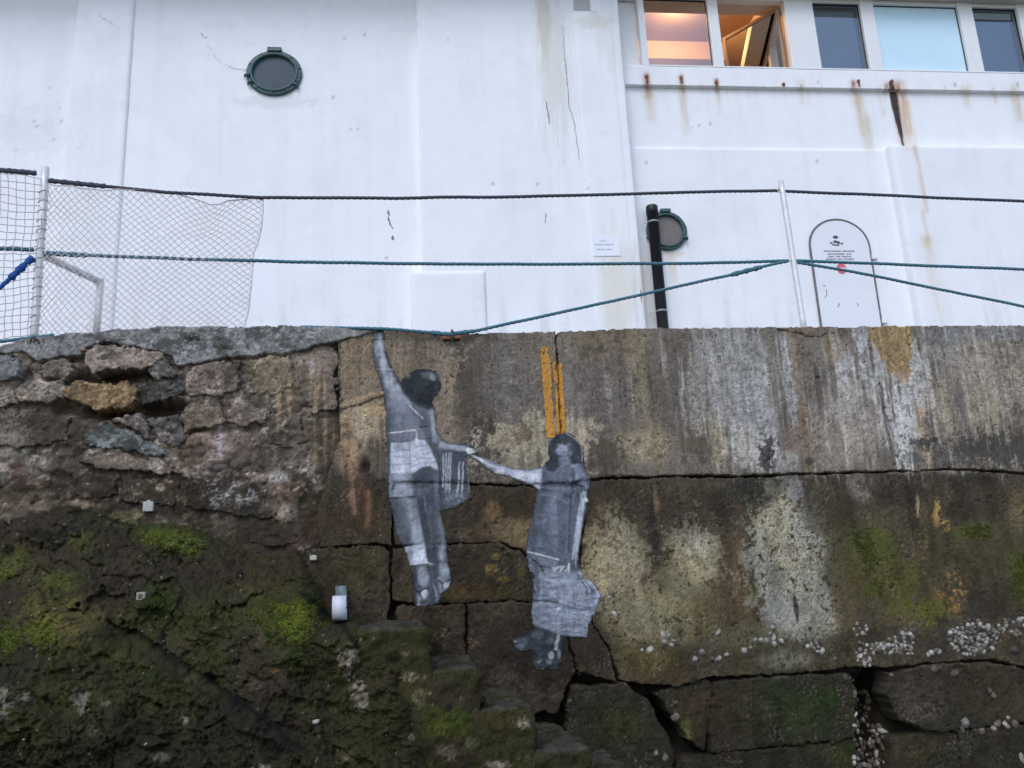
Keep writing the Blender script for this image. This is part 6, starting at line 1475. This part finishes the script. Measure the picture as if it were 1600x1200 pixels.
# weeds in the coping cracks
M_pl = M['plant']
for px, py, nb, ln, lab in ((300, 531, 12, .05, 'tuft of dry weed on the cement coping above the grey stone'), (345, 545, 9, .04, 'small tuft of dry weed in the coping middle'), (505, 541, 12, .05, 'tuft of dry weed at the coping end beside the vertical joint'), (58, 536, 9, .05, 'tuft of dry weed below the left post')):
    loc, nor = surf_pt(px, py)
    m_ = MB()
    for i in range(nb):
        a = rng.uniform(-1, 1); o = np.array([rng.uniform(-.05, .05), 0, rng.uniform(-.008, .008)])
        m_.tube([o, o + np.array([a * ln * .4, -ln * .4, ln * .5]), o + np.array([a * ln, -ln * .6, ln * rng.uniform(.3, 1)])], [.004, .003, .0008], 4)
    w_o = m_.build('weed_tuft', M_pl); w_o.location = tuple(loc)
    set_props(w_o, lab, 'weed', 'weeds in the wall')

# ------------------------------------------------------------------ moss tufts
def moss(name, src, n, label, size, sel):
    me = src.data; k = len(me.vertices)
    co = np.empty(k * 3, np.float32); me.vertices.foreach_get('co', co); co = co.reshape(-1, 3)
    nr = np.empty(k * 3, np.float32); me.vertices.foreach_get('normal', nr); nr = nr.reshape(-1, 3)
    ca = np.empty(k * 4, np.float32); me.attributes['Col'].data.foreach_get('color', ca); ca = ca.reshape(-1, 4)[:, :3]
    W = co + np.array(src.location)
    u, v = image_px(W)
    ok = (ca[:, 1] > ca[:, 0] * 1.04) & (ca[:, 1] > ca[:, 2] * 1.5) & (ca[:, 1] > 0.035) & (u > -60) & (u < 1660) & (v < 1230) & sel(u, v)
    ids = np.nonzero(ok)[0]
    if len(ids) == 0: return
    pr = ca[ids, 1] ** 1.5; pr /= pr.sum()
    ids = rng.choice(ids, n, p=pr)
    V, Fc, C = [], [], []
    base = W[ids] + rng.uniform(-.005, .005, (n, 3)); N = nr[ids] * np.sign((nr[ids] * np.array([0, -1, 0.3])).sum(1))[:, None]
    for i in range(n):
        a = rng.uniform(0, 6.28); r_ = rng.uniform(.4, 1.0) * size
        t1 = np.array([math.cos(a), 0, math.sin(a)]) * r_; t2 = np.array([-math.sin(a), 0, math.cos(a)]) * r_
        tip = base[i] + N[i] * r_ * rng.uniform(.8, 2.0) + rng.uniform(-.5, .5, 3) * r_ + np.array([0, 0, -.4 * r_])
        V += [base[i] + t1, base[i] - .5 * t1 + .8 * t2, base[i] - .5 * t1 - .8 * t2, tip]
        q = 4 * i; Fc += [(q, q + 1, q + 3), (q + 1, q + 2, q + 3), (q + 2, q, q + 3)]
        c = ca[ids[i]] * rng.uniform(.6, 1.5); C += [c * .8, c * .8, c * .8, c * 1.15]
    V = np.array(V); o = V.mean(0)
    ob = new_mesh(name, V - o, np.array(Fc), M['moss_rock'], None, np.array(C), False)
    ob.location = o
    set_props(ob, label, 'moss', kind='stuff')
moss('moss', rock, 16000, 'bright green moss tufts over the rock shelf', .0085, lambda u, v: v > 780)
for ob_ in [o_ for o_ in sea_wall.children if o_.name.startswith('concrete_panel')][3:4]:
    moss('moss', ob_, 5000, 'olive moss film on the concrete above the shell colonies', .006, lambda u, v: (u > 1300) & (v > 800))

# ------------------------------------------------------------------ limpets
def limpet_mesh(seed, mat):
    r = np.random.default_rng(seed); n = 9; v = []
    ax = 1 + r.uniform(-.15, .25)
    tip = (r.uniform(-.25, .25), r.uniform(-.25, .25))
    for j, (rad_, h) in enumerate(((1, -.12), (.93, .08), (.50, .50))):
        for k in range(n):
            a = 2 * math.pi * k / n; q = rad_ * (1 + r.uniform(-.10, .10) + .07 * (k % 2))
            v.append((q * math.cos(a) * ax + tip[0] * h, q * math.sin(a) + tip[1] * h, h))
    v.append((tip[0] * 1.2, tip[1] * 1.2, .85))
    f = [(j * n + k, j * n + (k + 1) % n, (j + 1) * n + (k + 1) % n, (j + 1) * n + k) for j in range(2) for k in range(n)] + [(2 * n + k, 2 * n + (k + 1) % n, 3 * n) for k in range(n)]
    me = bpy.data.meshes.new('limpet_shell'); me.from_pydata(v, [], f); me.update()
    me.materials.append(mat)
    return me
LM = [limpet_mesh(50 + k, M['shell'] if k < 4 else M['shell_tan']) for k in range(7)]
lcount = 0
def limpet(px, py, rpx, label, tan):
    global lcount
    loc, nor = surf_pt(px, py)
    s = np.linalg.norm(loc - CAM) / F
    o = bpy.data.objects.new('limpet_shell', LM[int(rng.integers(4, 7)) if rng.random() < tan else int(rng.integers(0, 4))])
    nn = Vector(nor); nn = (nn + Vector((rng.uniform(-.25, .25), -.6, rng.uniform(-.25, .25)))).normalized()
    o.rotation_mode = 'QUATERNION'
    o.rotation_quaternion = nn.to_track_quat('Z', 'Y') @ Matrix.Rotation(rng.uniform(0, 6.28), 4, 'Z').to_quaternion()
    o.location = Vector(loc) - nn * rpx * s * .05
    q = rpx * s * 1.12
    o.scale = (q * rng.uniform(.65, 1.15), q * rng.uniform(.6, 1.0), q * rng.uniform(.6, 1.0))
    LIMP.append((o, label, px, py))
LIMP = []
for pts, lab, tan in (
    ([(943, 931, 3.2), (951, 933, 2.6)], 'small white limpet beside the tip of the paper basket', 0),
    ([(960, 959, 4.6)], 'single white limpet right of the paper basket', 0),
    ([(1003, 1015, 4.4), (1016, 1015, 4.8)], 'white limpet of the side by side pair low on the wall', 0),
    ([(1036, 992, 5), (1038, 1003, 5.4), (1049, 1008, 5.4), (1052, 1001, 4), (1045, 993, 5)], 'white limpet in the tight cluster of five on pale concrete', .1),
    ([(1122, 988, 5.2)], 'lone white limpet above the row of shells', 0),
    ([(1097, 1019, 5.2), (1086, 1030, 4.6), (1113, 1029, 4), (1120, 1030, 3.6), (1124, 1028, 3.4)], 'limpet in the left end of the row of shells', .3),
    ([(1135, 1023, 5), (1141, 1017, 3), (1163, 1016, 5), (1173, 1012, 4.4), (1142, 1021, 3)], 'greyish limpet in the middle of the row of shells', .4),
    ([(1180, 1000, 4.6), (1189, 1000, 5), (1198, 1001, 5), (1209, 997, 4.6), (1210, 1005, 4.6), (1221, 1001, 5), (1229, 996, 5), (1203, 990, 4.4), (1207, 980, 5)], 'white limpet in the right end of the row of shells', .15),
    ([(1268, 1008, 4), (1275, 1004, 3.6), (1280, 1003, 4), (1279, 1011, 4), (1272, 1013, 3.6), (1285, 1017, 4), (1262, 1010, 3.4), (1278, 1018, 3)], 'limpet in the small round cluster left of the dense colony', .3),
    ([(1056, 1098, 5)], 'broken pale limpet above the tan one', 1), ([(1055, 1119, 6)], 'tan limpet below the diagonal crack', 1),
    ([(1025, 1177, 4.4), (1040, 1184, 5)], 'pale limpet at the bottom beside the lowest steps', .3),
    ([(905, 1052, 4), (890, 1096, 4.6)], 'yellowish limpet below the paper shoes', 1),
    ([(1455, 1020, 4), (1462, 1016, 5), (1467, 1019, 4.4), (1450, 1023, 3)], 'limpet in the small group left of the dense colony', .3),
    ([(1460, 1045, 5), (1469, 1044, 4.6), (1491, 1052, 5.6)], 'tan limpet just under the upper edge of the rightmost block', .9),
    ([(1585, 1016, 6)], 'large yellowish limpet at the right edge below the colony', 1), ([(1547, 1080, 5), (1552, 1086, 4)], 'tan limpet on the face of the rightmost block', 1),
    ([(1509, 1129, 6.5), (1504, 1140, 5), (1525, 1143, 5), (1533, 1141, 5), (1558, 1132, 5), (1553, 1138, 4.4), (1570, 1131, 5), (1586, 1131, 5), (1574, 1121, 4)], 'limpet along the lower edge of the rightmost block', .6),
    ([(1321, 1058, 4), (1327, 1060, 4), (1332, 1063, 4), (1393, 1055, 4)], 'limpet at the top corner beside the dark gap', .8),
    ([(1304, 1029, 4.2)], 'lone greenish limpet between two shell clusters', .6), ([(1596, 1183, 5)], 'pale limpet at the bottom right corner', .5),
    ([(77, 1030, 2.4)], 'tiny white shell on the dark rock at the far left', 0), ([(227, 1163, 2.8)], 'tiny white shell on the dark rock near the bottom edge', 0), ([(493, 1127, 5.4)], 'pale limpet on dark rock below the plastic band', .2),
    ([(604, 1149, 2.6)], 'tiny white shell on the rock beside the steps', 0), ([(37, 1155, 2.2)], 'tiny white shell at the lower left corner', 0), ([(375, 900, 2.6)], 'tiny pale shell high on the mossy rock', .4)):
    for x, y, r_ in pts: limpet(x, y, r_, lab, tan)
def scatter(x0, x1, y0, y1, n, r0_, r1_, lab, tan, shape=None):
    done = []
    for _ in range(n * 20):
        if len(done) >= n: break
        x, y = rng.uniform(x0, x1), rng.uniform(y0, y1)
        if shape and not shape(x, y): continue
        r_ = rng.uniform(r0_, r1_)
        if any((x - a) ** 2 + (y - b) ** 2 < (.60 * (r_ + c)) ** 2 for a, b, c in done): continue
        done.append((x, y, r_)); limpet(x, y, r_, lab, tan)
ellp = lambda cx, cy, rx, ry: (lambda x, y: ((x - cx) / rx) ** 2 + ((y - cy) / ry) ** 2 < 1)
scatter(1334, 1360, 974, 992, 8, 2.4, 3.8, 'small limpet just above the left colony', .4)
scatter(1334, 1362, 1004, 1040, 15, 2.8, 4.4, 'limpet trailing left of the left colony', .4)
scatter(1358, 1426, 984, 1022, 44, 2.6, 4.6, 'limpet in colony left of moss', .4, lambda x, y: y > 1010 - (x - 1358) * .4)
scatter(1474, 1560, 962, 1032, 84, 2.6, 4.8, 'limpet in big colony right of moss', .4, ellp(1520, 997, 38, 28))
scatter(1560, 1604, 966, 992, 22, 2.6, 4.2, 'limpet in thin colony at right edge', .5)
scatter(1334, 1358, 1080, 1134, 26, 2.8, 4.8, 'limpet high in dark gap between blocks', .7)
scatter(1334, 1382, 1134, 1204, 52, 2.8, 5.0, 'limpet low in dark gap between blocks', .6)
ORD = ['first', 'second', 'third', 'fourth', 'fifth', 'sixth', 'seventh', 'eighth', 'ninth', 'tenth', 'eleventh', 'twelfth', 'thirteenth', 'fourteenth', 'fifteenth', 'sixteenth', 'seventeenth', 'eighteenth', 'nineteenth', 'twentieth', 'twenty-first', 'twenty-second', 'twenty-third', 'twenty-fourth']
byl = {}
for it in LIMP: byl.setdefault(it[1], []).append(it)
for lab, its in byl.items():
    if len(its) == 1: final = [(its[0][0], lab)]
    elif len(its) <= 9:
        its.sort(key=lambda q: q[2]); final = [(q[0], lab + ', ' + ORD[i] + ' from left') for i, q in enumerate(its)]
    else:
        rows = max(1, round(len(its) / 9)); its.sort(key=lambda q: q[3]); final = []
        n_ = -(-len(its) // rows)
        for r_i in range(rows):
            row = sorted(its[r_i * n_:(r_i + 1) * n_], key=lambda q: q[2])
            final += [(q[0], lab + ', ' + ORD[r_i] + ' row, ' + ORD[i] + ' from left') for i, q in enumerate(row)]
    for o, l in final:
        COL.objects.link(o)
        set_props(o, l, 'limpet', 'limpets on the wall and rock')
